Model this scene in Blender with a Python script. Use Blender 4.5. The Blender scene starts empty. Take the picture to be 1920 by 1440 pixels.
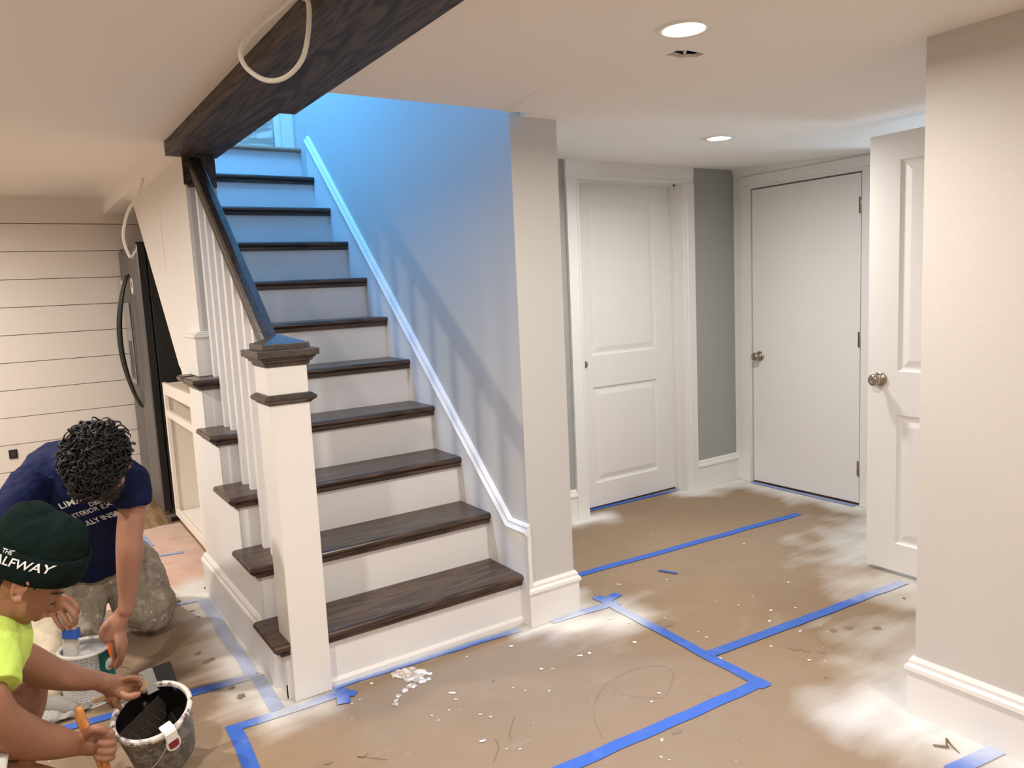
import bpy, bmesh, math, random
from mathutils import Vector, Matrix, noise
from mathutils.bvhtree import BVHTree
random.seed(7)
S = bpy.context.scene
COL = S.collection
PI = math.pi
V = Vector

# ------------------------------------------------------------------ camera, view, world, large lights
CAM = V((-0.64653, -2.55266, 1.39540)); FPX = 1437.99
CR = V((0.832767, -0.551598, -0.047321)); CU = V((0.107651, 0.077493, 0.991164)); CF = V((0.543057, 0.830503, -0.123913))
cd = bpy.data.cameras.new('camera'); cd.sensor_width = 36; cd.lens = FPX / 1920 * 36; cd.clip_start = 0.05
co = bpy.data.objects.new('camera', cd); COL.objects.link(co)
co.matrix_world = Matrix((( CR.x, CU.x, -CF.x, CAM.x), (CR.y, CU.y, -CF.y, CAM.y), (CR.z, CU.z, -CF.z, CAM.z), (0, 0, 0, 1)))
S.camera = co
vs = S.view_settings
vs.view_transform = 'Standard'; vs.look = 'None'; vs.gamma = 1; vs.use_curve_mapping = False; vs.exposure = 0.56
S.cycles.max_bounces = 10; S.cycles.diffuse_bounces = 6; S.cycles.sample_clamp_indirect = 4
W = bpy.data.worlds.new('world'); S.world = W; W.use_nodes = True
W.node_tree.nodes['Background'].inputs[0].default_value = (0.30, 0.33, 0.38, 1); W.node_tree.nodes['Background'].inputs[1].default_value = 0.25

def area(name, loc, size, power, color, rot=(0, 0, 0), shape='DISK', size_y=None, spread=170):
    l = bpy.data.lights.new(name, 'AREA'); l.shape = shape; l.size = size
    if size_y: l.size_y = size_y
    l.energy = power; l.color = color; l.spread = math.radians(spread)
    o = bpy.data.objects.new(name, l); COL.objects.link(o); o.location = loc; o.rotation_euler = rot
    return o
# daylight coming down the stairwell from the upstairs window
area('stairwell_daylight', (0.25, 1.65, 4.15), 1.0, 80, (0.12, 0.44, 1.0), (math.radians(8), math.radians(12), 0), 'RECTANGLE', 1.3)
WARM = (1.0, 0.925, 0.85)
LEFT_LAMPS = [(-1.15, -1.35), (-1.35, 0.65), (-1.45, 2.35)]
RIGHT_LAMPS = [(0.92, -1.06), (2.267, 0.01), (0.95, -3.1), (-0.55, -3.6)]
def lampz(x, y): return 2.0 if (x > 0.3 or y < -3) else 2.05

# ------------------------------------------------------------------ helpers
def P(px, py, d):
    """a point at distance d along the optical axis"""
    return CAM + (CF + CR * ((px - 960) / FPX) - CU * ((py - 720) / FPX)) * d

def mat(name, color, rough=0.6, metal=0.0, bump=0.0, bscale=60.0, vary=0.0, vscale=3.0, spec=0.5, coat=0.0, emit=None, es=0):
    m = bpy.data.materials.new(name); m.use_nodes = True; nt = m.node_tree; b = nt.nodes['Principled BSDF']
    b.inputs['Base Color'].default_value = (*color, 1); b.inputs['Roughness'].default_value = rough
    b.inputs['Metallic'].default_value = metal; b.inputs['Specular IOR Level'].default_value = spec
    b.inputs['Coat Weight'].default_value = coat
    if emit: b.inputs['Emission Color'].default_value = (*emit, 1); b.inputs['Emission Strength'].default_value = es
    tc = nt.nodes.new('ShaderNodeTexCoord')
    if bump:
        n = nt.nodes.new('ShaderNodeTexNoise'); n.inputs['Scale'].default_value = bscale; n.inputs['Detail'].default_value = 6
        bp = nt.nodes.new('ShaderNodeBump'); bp.inputs['Strength'].default_value = bump; bp.inputs['Distance'].default_value = 0.01
        nt.links.new(tc.outputs['Object'], n.inputs['Vector']); nt.links.new(n.outputs['Fac'], bp.inputs['Height']); nt.links.new(bp.outputs['Normal'], b.inputs['Normal'])
    if vary:
        n = nt.nodes.new('ShaderNodeTexNoise'); n.inputs['Scale'].default_value = vscale; n.inputs['Detail'].default_value = 5
        r = nt.nodes.new('ShaderNodeMapRange'); r.inputs['To Min'].default_value = 1 - vary; r.inputs['To Max'].default_value = 1 + vary
        mx = nt.nodes.new('ShaderNodeVectorMath'); mx.operation = 'SCALE'; mx.inputs[0].default_value = color
        nt.links.new(tc.outputs['Object'], n.inputs['Vector']); nt.links.new(n.outputs['Fac'], r.inputs['Value']); nt.links.new(r.outputs['Result'], mx.inputs['Scale']); nt.links.new(mx.outputs['Vector'], b.inputs['Base Color'])
    return m

def wood(name, c1, c2, axis='X', rough=0.35, gscale=1.0, rings=42):
    m = bpy.data.materials.new(name); m.use_nodes = True; nt = m.node_tree; b = nt.nodes['Principled BSDF']
    b.inputs['Roughness'].default_value = rough
    tc = nt.nodes.new('ShaderNodeTexCoord'); mp = nt.nodes.new('ShaderNodeMapping')
    sc = {'X': (1.2, 14, 14), 'Y': (14, 1.2, 14), 'Z': (14, 14, 1.2)}[axis]
    mp.inputs['Scale'].default_value = [s * gscale for s in sc]
    n0 = nt.nodes.new('ShaderNodeTexNoise'); n0.inputs['Scale'].default_value = 0.8; n0.inputs['Detail'].default_value = 3; n0.inputs['Distortion'].default_value = 0.6
    w = nt.nodes.new('ShaderNodeMath'); w.operation = 'MULTIPLY'; w.inputs[1].default_value = rings
    s = nt.nodes.new('ShaderNodeMath'); s.operation = 'SINE'
    mr = nt.nodes.new('ShaderNodeMapRange'); mr.inputs['From Min'].default_value = -1; mr.inputs['From Max'].default_value = 1; mr.inputs['To Min'].default_value = 0; mr.inputs['To Max'].default_value = 0.55
    n1 = nt.nodes.new('ShaderNodeTexNoise'); n1.inputs['Scale'].default_value = 5.0; n1.inputs['Detail'].default_value = 8
    ad = nt.nodes.new('ShaderNodeMath'); ad.operation = 'MULTIPLY_ADD'; ad.inputs[1].default_value = 0.6
    cr = nt.nodes.new('ShaderNodeValToRGB'); cr.color_ramp.elements[0].color = (*c1, 1); cr.color_ramp.elements[1].color = (*c2, 1)
    cr.color_ramp.elements[0].position = 0.15; cr.color_ramp.elements[1].position = 0.9
    bp = nt.nodes.new('ShaderNodeBump'); bp.inputs['Strength'].default_value = 0.25; bp.inputs['Distance'].default_value = 0.002
    L = nt.links.new
    L(tc.outputs['Object'], mp.inputs['Vector']); L(mp.outputs[0], n0.inputs['Vector']); L(mp.outputs[0], n1.inputs['Vector'])
    L(n0.outputs['Fac'], w.inputs[0]); L(w.outputs[0], s.inputs[0]); L(s.outputs[0], mr.inputs['Value'])
    L(n1.outputs['Fac'], ad.inputs[0]); L(mr.outputs[0], ad.inputs[2]); L(ad.outputs[0], cr.inputs['Fac']); L(cr.outputs[0], b.inputs['Base Color'])
    L(ad.outputs[0], bp.inputs['Height']); L(bp.outputs[0], b.inputs['Normal'])
    return m

def spotted(name, base, spot, rough, scale=40, thr=0.6, soft=0.03, bump=0.0, second=None, thr2=0.66, dist='NOISE', stretch=(1, 1, 1), metal=0.0):
    """base colour with splashes of another colour"""
    m = mat(name, base, rough, metal, bump, 25); nt = m.node_tree; b = nt.nodes['Principled BSDF']; L = nt.links.new
    tc = [n for n in nt.nodes if n.type == 'TEX_COORD'][0]
    mp = nt.nodes.new('ShaderNodeMapping'); mp.inputs['Scale'].default_value = stretch; L(tc.outputs['Object'], mp.inputs[0])
    prev = None
    for col, th, s, off in [(spot, thr, scale, 0)] + ([(second, thr2, scale * 0.6, 7)] if second else []):
        n = nt.nodes.new('ShaderNodeTexNoise'); n.noise_dimensions = '4D'; n.inputs['W'].default_value = off; n.inputs['Scale'].default_value = s; n.inputs['Detail'].default_value = 4; n.inputs['Roughness'].default_value = 0.65; n.inputs['Distortion'].default_value = 0.8
        r = nt.nodes.new('ShaderNodeMapRange'); r.inputs['From Min'].default_value = th; r.inputs['From Max'].default_value = th + soft
        mx = nt.nodes.new('ShaderNodeMix'); mx.data_type = 'RGBA'
        L(mp.outputs[0], n.inputs['Vector']); L(n.outputs['Fac'], r.inputs['Value']); L(r.outputs['Result'], mx.inputs[0])
        if prev: L(prev, mx.inputs[6])
        else: mx.inputs[6].default_value = (*base, 1)
        mx.inputs[7].default_value = (*col, 1); prev = mx.outputs[2]
    L(prev, b.inputs['Base Color'])
    return m

WHITE = mat('white_trim_paint', (0.80, 0.785, 0.76), 0.35)
RISERW = mat('white_satin_paint', (0.80, 0.79, 0.775), 0.42)
CEIL = mat('ceiling_paint', (0.86, 0.835, 0.81), 0.9, bump=0.06, bscale=150)
GREY = mat('grey_wall_paint', (0.56, 0.555, 0.53), 0.75, bump=0.08, bscale=160)
GREYD = mat('greige_wall_paint', (0.60, 0.575, 0.54), 0.75, bump=0.08, bscale=160)
HALLG_SHADE = mat('hall_grey_wall_paint', (0.36, 0.365, 0.345), 0.75, bump=0.08, bscale=160)  # grey wall paint darkened: shade of the grazing hall light put into the colour
SHIP = mat('shiplap_paint', (0.78, 0.745, 0.70), 0.5, bump=0.03, bscale=60)
DARKGAP = mat('dark_gap', (0.05, 0.045, 0.04), 0.9)
TREAD = wood('dark_walnut_stain', (0.012, 0.008, 0.006), (0.100, 0.055, 0.033), 'X', 0.32, 1.0, 60)
BEAMW = wood('dark_beam_stain', (0.008, 0.0065, 0.006), (0.088, 0.068, 0.056), 'Y', 0.6, 0.6, 95)
RAILW = wood('dark_rail_stain', (0.012, 0.009, 0.007), (0.055, 0.034, 0.023), 'Y', 0.40, 1.5)
RAILW.node_tree.nodes['Principled BSDF'].inputs['Specular IOR Level'].default_value = 0.9
RAWW = wood('pale_handle_wood', (0.45, 0.27, 0.13), (0.68, 0.46, 0.27), 'X', 0.6, 2)
ORW = wood('orange_handle_wood', (0.42, 0.15, 0.035), (0.62, 0.27, 0.08), 'Z', 0.4, 2)
FLOORW = wood('oak_floorboards', (0.22, 0.13, 0.06), (0.42, 0.27, 0.14), 'Y', 0.45, 0.8)
RUST = wood('reclaimed_door_wood', (0.30, 0.24, 0.17), (0.80, 0.74, 0.62), 'X', 0.6, 0.7)
NICKEL = mat('satin_nickel', (0.42, 0.36, 0.29), 0.24, 1.0)
STEEL = mat('black_slate_steel', (0.15, 0.145, 0.14), 0.42, 0.55, bump=0.02)
BLACKP = mat('black_plastic', (0.012, 0.012, 0.013), 0.35)
FRSIDE = mat('fridge_side_black', (0.010, 0.011, 0.011), 0.5)
CABLE = mat('white_cable_jacket', (0.78, 0.76, 0.70), 0.45)
STICK = mat('sticker_white', (0.85, 0.85, 0.80), 0.4)
STICKG = mat('sticker_green', (0.08, 0.13, 0.06), 0.5)
CAB = mat('cabinet_white', (0.82, 0.78, 0.72), 0.5, vary=0.03)
CABIN = mat('cabinet_birch_top', (0.72, 0.62, 0.47), 0.6, vary=0.08, vscale=12)

def link(ob, parent=None):
    COL.objects.link(ob)
    if parent is not None:
        ob.parent = parent; ob.matrix_parent_inverse = Matrix.Translation(-parent.location)
    return ob
def meshobj(name, bm, m, parent=None, smooth=False, bevel=0.0, seg=2):
    me = bpy.data.meshes.new(name)
    bmesh.ops.recalc_face_normals(bm, faces=bm.faces)
    bm.to_mesh(me); bm.free()
    for mm in (m if isinstance(m, (list, tuple)) else [m]): me.materials.append(mm)
    if smooth:
        for p in me.polygons: p.use_smooth = True
    o = bpy.data.objects.new(name, me); link(o, parent)
    if bevel:
        b = o.modifiers.new('bevel', 'BEVEL'); b.width = bevel; b.segments = seg; b.limit_method = 'ANGLE'; b.angle_limit = math.radians(35)
    return o
def tag(o, label, cat, group=None, kind=None):
    o['label'] = label; o['category'] = cat
    if group: o['group'] = group
    if kind: o['kind'] = kind
    return o
def empty(name, loc, label=None, cat=None, group=None, kind=None):
    o = bpy.data.objects.new(name, None); o.location = loc; o.empty_display_size = 0.05; COL.objects.link(o)
    if label: tag(o, label, cat, group, kind)
    return o
def box(bm, a, b, mi=0):
    x0, y0, z0 = a; x1, y1, z1 = b
    vs_ = [bm.verts.new(p) for p in ((x0,y0,z0),(x1,y0,z0),(x1,y1,z0),(x0,y1,z0),(x0,y0,z1),(x1,y0,z1),(x1,y1,z1),(x0,y1,z1))]
    for f in ((0,3,2,1),(4,5,6,7),(0,1,5,4),(1,2,6,5),(2,3,7,6),(3,0,4,7)):
        fc = bm.faces.new([vs_[i] for i in f]); fc.material_index = mi
def prism(bm, pts, axis, a, b, mi=0):
    """pts: 2D polygon; extruded along axis from a to b. axis x -> pts are (y,z); y -> (x,z); z -> (x,y)"""
    def mk(p, t):
        return {'x': (t, p[0], p[1]), 'y': (p[0], t, p[1]), 'z': (p[0], p[1], t)}[axis]
    A = [bm.verts.new(mk(p, a)) for p in pts]; B = [bm.verts.new(mk(p, b)) for p in pts]
    n = len(pts)
    for f in [bm.faces.new(A), bm.faces.new(B[::-1])] + [bm.faces.new((A[i], B[i], B[(i+1) % n], A[(i+1) % n])) for i in range(n)]: f.material_index = mi
def boxobj(name, a, b, m, parent=None, bevel=0.0):
    bm = bmesh.new(); box(bm, a, b); return meshobj(name, bm, m, parent, bevel=bevel)
def catmull(pts, n=6):
    pts = [V(p) for p in pts]
    if len(pts) < 3: 
        return [pts[0].lerp(pts[-1], i / n) for i in range(n + 1)]
    out = []
    for i in range(len(pts) - 1):
        p0 = pts[max(i-1, 0)]; p1 = pts[i]; p2 = pts[i+1]; p3 = pts[min(i+2, len(pts)-1)]
        for k in range(n):
            t = k / n
            out.append(0.5 * ((2*p1) + (-p0+p2)*t + (2*p0-5*p1+4*p2-p3)*t*t + (-p0+3*p1-3*p2+p3)*t**3))
    out.append(pts[-1]); return out
def tube(bm, pts, radii, seg=12, n=6, caps='round', flat=None, mi=0, fold=0.0):
    """swept tapered tube with rounded ends; flat=(axis, factor) squashes sections along an axis"""
    if not isinstance(radii, (list, tuple)): radii = [radii] * len(pts)
    path = catmull(pts, n); rr = [V((r, 0, 0)) for r in radii]; rads = [v.x for v in catmull(rr, n)]
    if len(path) != len(rads): rads = [rads[min(int(i * len(rads) / len(path)), len(rads)-1)] for i in range(len(path))]
    if caps == 'round':
        d0 = (path[0] - path[1]).normalized(); d1 = (path[-1] - path[-2]).normalized()
        pre = [(path[0] + d0 * rads[0] * math.sin(a), rads[0] * math.cos(a)) for a in (1.45, 1.1, 0.75, 0.38)]
        post = [(path[-1] + d1 * rads[-1] * math.sin(a), rads[-1] * math.cos(a)) for a in (0.38, 0.75, 1.1, 1.45)]
        path = [p for p, r in pre] + path + [p for p, r in post]; rads = [r for p, r in pre] + rads + [r for p, r in post]
    rings = []; up = None
    for i, p in enumerate(path):
        t = (path[min(i+1, len(path)-1)] - path[max(i-1, 0)]).normalized()
        if up is None:
            up = t.cross(V((0, 0, 1))); 
            if up.length < 0.1: up = t.cross(V((0, 1, 0)))
            up.normalize()
        up = (up - t * up.dot(t)).normalized(); sd = t.cross(up)
        ring = []
        for k in range(seg):
            a = 2 * PI * k / seg; off = (up * math.cos(a) + sd * math.sin(a)) * rads[i]
            if fold: off *= 1 + fold * noise.noise((p + off) * 18)
            if flat: ax = flat[0].normalized(); off -= ax * off.dot(ax) * (1 - flat[1])
            ring.append(bm.verts.new(p + off))
        rings.append(ring)
    for a, b in zip(rings, rings[1:]):
        for k in range(seg): f = bm.faces.new((a[k], a[(k+1) % seg], b[(k+1) % seg], b[k])); f.material_index = mi
    f = bm.faces.new(rings[0][::-1]); f.material_index = mi; f = bm.faces.new(rings[-1]); f.material_index = mi
def ellip(bm, c, ax, mi=0, sub=3):
    """ellipsoid with three axis vectors"""
    r = bmesh.ops.create_icosphere(bm, subdivisions=sub, radius=1)
    M = Matrix((ax[0], ax[1], ax[2])).transposed()
    for v in r['verts']: v.co = M @ v.co + V(c)
    for v in r['verts']:
        for f in v.link_faces: f.material_index = mi
def lathe(bm, prof, origin, axis=V((0, 0, 1)), seg=32, mi=0, ref=None):
    """prof: list of (radius, height)"""
    axis = axis.normalized(); u = (ref or (V((1, 0, 0)) if abs(axis.x) < 0.9 else V((0, 1, 0)))); u = (u - axis * u.dot(axis)).normalized(); w = axis.cross(u)
    rings = []
    for r, h in prof:
        if r <= 1e-6: rings.append([bm.verts.new(V(origin) + axis * h)])
        else: rings.append([bm.verts.new(V(origin) + axis * h + (u * math.cos(2*PI*k/seg) + w * math.sin(2*PI*k/seg)) * r) for k in range(seg)])
    for a, b in zip(rings, rings[1:]):
        for k in range(seg):
            q = [a[k % len(a)], a[(k+1) % seg % len(a)], b[(k+1) % seg % len(b)], b[k % len(b)]]
            q2 = []
            for v in q:
                if v not in q2: q2.append(v)
            if len(q2) > 2: f = bm.faces.new(q2); f.material_index = mi
def struct(o, label=None, cat=None):
    o['kind'] = 'structure'
    if label: o['label'] = label; o['category'] = cat or o.name.split('_')[0]
    return o

RISE, RUN, SW = 0.213, 0.2358, 1.048
WX = 0.045      # outer face of the side wall under the treads
# ------------------------------------------------------------------ floor
fb = boxobj('floor', (-3.2, -4.6, -0.12), (4.6, 3.75, -0.004), FLOORW); struct(fb, 'brown oak floorboards beneath the masking paper', 'floor')

# dust: where the sprayed white paint has landed (segments on the floor: x0,y0,x1,y1,reach,strength)
DUST = [(0.015, -0.03, 0.015, 1.40, 0.135, 1.1), (-0.03, -0.05, 0.12, -0.08, 0.09, 0.9), (0.98, -0.05, 1.27, -0.07, 0.06, 1.0), (1.22, -0.14, 1.36, -0.20, 0.16, 1.0), (1.30, 0.0, 1.36, 0.1, 0.10, 0.7),
        (0.19, 0.03, 1.0, 0.03, 0.035, 1.0), (2.05, 0.96, 2.25, 0.94, 0.10, 1.0), (3.0, 0.97, 3.5, 0.92, 0.12, 1.0), (3.48, -0.3, 3.48, 0.95, 0.16, 0.85), (2.9, -0.45, 3.3, -0.35, 0.35, 0.7),
        (2.55, -0.75, 2.75, -1.2, 0.30, 0.75), (2.1, -1.1, 2.6, -1.3, 0.30, 0.55), (1.55, -1.28, 2.0, -1.28, 0.22, 0.9), (1.60, -3.2, 1.60, -1.3, 0.14, 1.0), (1.56, -1.5, 1.56, -1.3, 0.14, 0.8),
        (1.27, 0.0, 1.27, 0.9, 0.05, 0.7), (1.3, 0.95, 2.1, 0.98, 0.06, 0.9)]
def dust_at(x, y):
    s = 0
    for x0, y0, x1, y1, r, k in DUST:
        dx, dy = x1 - x0, y1 - y0; t = max(0, min(1, ((x-x0)*dx + (y-y0)*dy) / (dx*dx+dy*dy))); d = math.hypot(x-x0-t*dx, y-y0-t*dy)
        nn = 1 + 0.55 * noise.noise(V((x * 6, y * 6, 0)))
        s = max(s, k * math.exp(-(d / (r * nn)) ** 2))
    return min(1, s)
def paper_mat(name, base, dark, wavy=0.3):
    m = bpy.data.materials.new(name); m.use_nodes = True; nt = m.node_tree; b = nt.nodes['Principled BSDF']; L = nt.links.new
    b.inputs['Roughness'].default_value = 0.8; b.inputs['Specular IOR Level'].default_value = 0.25
    tc = nt.nodes.new('ShaderNodeTexCoord'); N = lambda t: nt.nodes.new('ShaderNode' + t)
    def nz(scale, detail=4, dist=0.0, rough=0.5, w=0.0, vec=None):
        n = N('TexNoise'); n.noise_dimensions = '4D'; n.inputs['W'].default_value = w; n.inputs['Scale'].default_value = scale; n.inputs['Detail'].default_value = detail; n.inputs['Distortion'].default_value = dist; n.inputs['Roughness'].default_value = rough
        L(vec or tc.outputs['Object'], n.inputs['Vector']); return n.outputs['Fac']
    def rng(src, a, b_, c=0, d=1):
        r = N('MapRange'); r.inputs['From Min'].default_value = a; r.inputs['From Max'].default_value = b_; r.inputs['To Min'].default_value = c; r.inputs['To Max'].default_value = d; L(src, r.inputs['Value']); return r.outputs['Result']
    def mix(f, a, c):
        x = N('Mix'); x.data_type = 'RGBA'; L(f, x.inputs[0])
        if isinstance(a, tuple): x.inputs[6].default_value = (*a, 1)
        else: L(a, x.inputs[6])
        x.inputs[7].default_value = (*c, 1); return x.outputs[2]
    def mul(a, c):
        x = N('Math'); x.operation = 'MULTIPLY'; L(a, x.inputs[0])
        if isinstance(c, float): x.inputs[1].default_value = c
        else: L(c, x.inputs[1])
        return x.outputs[0]
    col = mix(rng(nz(1.6, 5, 0.4), 0.35, 0.75), base, dark)
    col = mix(mul(rng(nz(7, 5, 0.3, w=2), 0.48, 0.75), 0.35), col, (0.30, 0.25, 0.195))            # grey scuffs
    col = mix(mul(rng(nz(26, 3, 0.2, w=5), 0.70, 0.74), 0.75), col, (0.75, 0.72, 0.66))            # small white flecks
    col = mix(mul(rng(nz(14, 3, 0.3, w=11), 0.735, 0.755), 0.8), col, (0.13, 0.085, 0.05))         # brown drops
    at = N('Attribute'); at.attribute_name = 'dust'; dst = at.outputs['Fac']
    # dust broken up by noise; crests of the paper catch it
    wv = N('Mapping'); wv.inputs['Scale'].default_value = (1.0, 3.2, 1); L(tc.outputs['Object'], wv.inputs[0])
    ad = N('Math'); ad.operation = 'MULTIPLY_ADD'; ad.inputs[1].default_value = 1.35; L(dst, ad.inputs[0]); L(rng(nz(3.2, 4, 0.5, 0.5, 3, wv.outputs[0]), 0.3, 0.7, -0.42, 0.0), ad.inputs[2])
    col = mix(rng(ad.outputs[0], -0.05, 1.15), col, (0.74, 0.73, 0.70))
    L(col, b.inputs['Base Color'])
    bp = N('Bump'); bp.inputs['Strength'].default_value = wavy; bp.inputs['Distance'].default_value = 0.03; L(nz(4.0, 5, 0.8, 0.45, 1, wv.outputs[0]), bp.inputs['Height']); L(bp.outputs[0], b.inputs['Normal'])
    return m
KRAFT = paper_mat('kraft_paper', (0.305, 0.216, 0.143), (0.262, 0.186, 0.124), 0.28)
ROSIN = paper_mat('rosin_paper', (0.66, 0.45, 0.36), (0.72, 0.56, 0.48), 0.8)
def add_dust(me, off=0.0):
    a = me.attributes.new('dust', 'FLOAT', 'POINT')
    for v in me.vertices: a.data[v.index].value = max(0, dust_at(v.co.x, v.co.y) + off)
SZ = [0]
def sheet(name, x0, y0, x1, y1, z, m, label, group, step=0.03, jag=0.0):
    SZ[0] += 1; z = -0.0012 + 0.00022*SZ[0]
    bm = bmesh.new(); nx = max(2, int((x1-x0)/step)); ny = max(2, int((y1-y0)/step))
    g = [[bm.verts.new((x0+(x1-x0)*i/nx, y0+(y1-y0)*j/ny + (jag * noise.noise(V((i*0.3, 3, 0))) if j == ny else 0), z)) for i in range(nx+1)] for j in range(ny+1)]
    for j in range(ny):
        for i in range(nx): bm.faces.new((g[j][i], g[j][i+1], g[j+1][i+1], g[j+1][i]))
    me = bpy.data.meshes.new(name)
    bm.normal_update()
    bm.to_mesh(me); bm.free(); me.materials.append(m); add_dust(me)
    o = bpy.data.objects.new(name, me); COL.objects.link(o)
    so = o.modifiers.new('thickness', 'SOLIDIFY'); so.thickness = 0.0006; so.offset = -1
    return tag(o, label, 'paper', group)
GK = 'brown masking paper sheets on the floor'
sheet('floor_paper', -0.17, -0.90, 1.43, 0.03, 0.0000, KRAFT, 'brown floor paper sheet in front of the bottom stair riser, with a white paint smear', GK)
sheet('floor_paper', 1.40, -0.70, 3.52, 0.27, 0.0006, KRAFT, 'brown floor paper sheet right of the wall end, edged by two slanting blue tapes', GK)
sheet('floor_paper', 1.27, 0.0, 3.52, 1.12, 0.0000, KRAFT, 'brown floor paper sheet at the back of the hall before the two-panel door', GK)
sheet('floor_paper', 1.20, -3.2, 4.5, -0.68, -0.0006, KRAFT, 'dusty brown floor paper sheet with shoe marks beside the near right wall', GK)
sheet('floor_paper', -0.17, -3.2, 1.40, -0.88, -0.0012, KRAFT, 'brown floor paper sheet at the bottom centre edge, nearest to the viewer', GK)
sheet('floor_paper', -3.1, -3.2, -0.15, 0.31, -0.0006, KRAFT, 'brown floor paper sheet under the black pail and paint can', GK)
sheet('floor_paper', -0.2, -0.06, 0.045, 0.31, 0.0004, KRAFT, 'small brown floor paper strip at the foot of the newel post, sprayed white', GK)
sheet('floor_paper', -3.1, 0.29, 0.035, 1.24, 0.0000, KRAFT, 'brown floor paper sheet under the kneeling man in navy, along the side baseboard', GK)
sheet('floor_paper', -3.1, 1.22, 0.035, 1.50, -0.0006, KRAFT, 'narrow brown floor paper strip between the pink paper and the tape', GK)
sheet('pink_floor_paper', -1.6, 1.36, 0.16, 2.66, 0.0006, ROSIN, 'wrinkled pink rosin paper sheet beside the open white cabinet', None, 0.03, 0.08)

# tape strips
def tape_mat():
    m = bpy.data.materials.new('blue_painters_tape'); m.use_nodes = True; nt = m.node_tree; b = nt.nodes['Principled BSDF']; L = nt.links.new
    b.inputs['Roughness'].default_value = 0.6
    tc = nt.nodes.new('ShaderNodeTexCoord'); n = nt.nodes.new('ShaderNodeTexNoise'); n.inputs['Scale'].default_value = 18; n.inputs['Detail'].default_value = 4
    at = nt.nodes.new('ShaderNodeAttribute'); at.attribute_name = 'dust'
    ma = nt.nodes.new('ShaderNodeMath'); ma.operation = 'MULTIPLY_ADD'; ma.inputs[1].default_value = 0.35; ma.inputs[2].default_value = -0.2
    ad = nt.nodes.new('ShaderNodeMath'); ad.operation = 'ADD'; ad.use_clamp = True
    mx = nt.nodes.new('ShaderNodeMix'); mx.data_type = 'RGBA'; mx.inputs[6].default_value = (0.035, 0.125, 0.52, 1); mx.inputs[7].default_value = (0.72, 0.78, 0.86, 1)
    L(tc.outputs['Object'], n.inputs[0]); L(n.outputs['Fac'], ma.inputs[0]); L(ma.outputs[0], ad.inputs[0]); L(at.outputs['Fac'], ad.inputs[1]); L(ad.outputs[0], mx.inputs[0]); L(mx.outputs[2], b.inputs['Base Color'])
    return m
TAPE = tape_mat()
TZ = [0]
def strip(pts, w, label, z=0.0016, off=-0.12, name='tape_strip'):
    TZ[0] += 1; z += TZ[0]*0.00012
    bm = bmesh.new(); path = []
    for a, b in zip(pts, pts[1:]):
        a = V((*a, 0)); b = V((*b, 0)); n = max(2, int((b-a).length / 0.03))
        path += [a.lerp(b, i/n) for i in range(n + (1 if b[:2] == V((*pts[-1], 0))[:2] else 0))]
    prev = None
    for i, p in enumerate(path):
        t = (path[min(i+1, len(path)-1)] - path[max(i-1, 0)]).normalized(); n = V((-t.y, t.x, 0))
        wob = 0.0025 * noise.noise(V((p.x*7, p.y*7, i*0.1))) * 2
        a = bm.verts.new(V((p.x, p.y, z)) + n * (w/2 + wob)); c = bm.verts.new(V((p.x, p.y, z)) - n * (w/2 - wob))
        if prev: bm.faces.new((prev[0], a, c, prev[1]))
        prev = (a, c)
    bm.normal_update()
    me = bpy.data.meshes.new(name)
    for f in bm.faces:
        if f.normal.z < 0: f.normal_flip()
    bm.to_mesh(me); bm.free(); me.materials.append(TAPE); add_dust(me, off)
    o = bpy.data.objects.new(name, me); COL.objects.link(o)
    so = o.modifiers.new('thickness', 'SOLIDIFY'); so.thickness = 0.0003; so.offset = -1
    return tag(o, label, 'tape', 'blue painter\'s tape strips on the floor')
TW = 0.047
strip([(-0.158, -0.012), (-0.180, -0.45)], TW, 'short blue tape strip running off the bottom edge, left of centre')
strip([(-0.182, -0.034), (0.21, -0.046)], TW, 'blue tape strip passing in front of the newel post foot', 0.0020)
strip([(0.20, 0.012), (0.60, -0.004), (0.99, -0.022)], 0.038, 'blue tape strip hugging the bottom stair riser')
strip([(0.185, -0.012), (0.250, -0.083)], 0.036, 'tiny blue tape tab slanting from the newel post corner', 0.0024)
strip([(0.222, -0.02), (0.192, -0.122)], 0.045, 'tiny ragged blue tape flap at the newel post corner', 0.0028)
strip([(1.13, -0.045), (1.475, -0.078)], TW, 'half-dusted blue tape strip beside the wall-end baseboard')
strip([(1.428, -0.035), (1.535, -0.01)], TW, 'tiny blue tape tab sticking out of the cross right of the wall end', 0.0024)
strip([(1.440, 0.03), (1.415, -0.45), (1.393, -0.935)], TW, 'long blue tape strip slanting from the small cross to the right corner', 0.0020)
strip([(1.425, -0.905), (0.98, -0.885), (0.40, -0.862)], TW, 'long blue tape strip from the right corner off the bottom edge')
strip([(1.415, -0.655), (2.0, -0.695), (2.60, -0.728)], TW, 'blue tape strip fading into white dust towards the open door', 0.0024)
strip([(1.30, 0.30), (2.2, 0.25), (3.12, 0.20)], TW, 'long thin-looking blue tape strip across the hall paper behind the others')
strip([(2.21, 1.085), (2.99, 1.052)], 0.035, 'blue tape strip under the two-panel closet door')
strip([(3.50, 0.85), (3.49, 0.08)], 0.04, 'pale blue tape strip under the flush white door', off=-0.5)
strip([(-0.78, 1.25), (0.0, 1.205)], 0.036, 'blue tape strip passing behind the kneeling knees')
strip([(-0.30, 0.302), (0.0, 0.282)], 0.052, 'blue tape strip behind the black pail reaching the sprayed stair side')
strip([(-0.003, 0.275), (-0.008, -0.02)], TW, 'dusted blue tape strip along the stair side beside the newel post', off=-0.35)
strip([(-0.68, 0.328), (-0.42, 0.306)], 0.044, 'blue tape strip between the paint can and the black pail')
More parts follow.
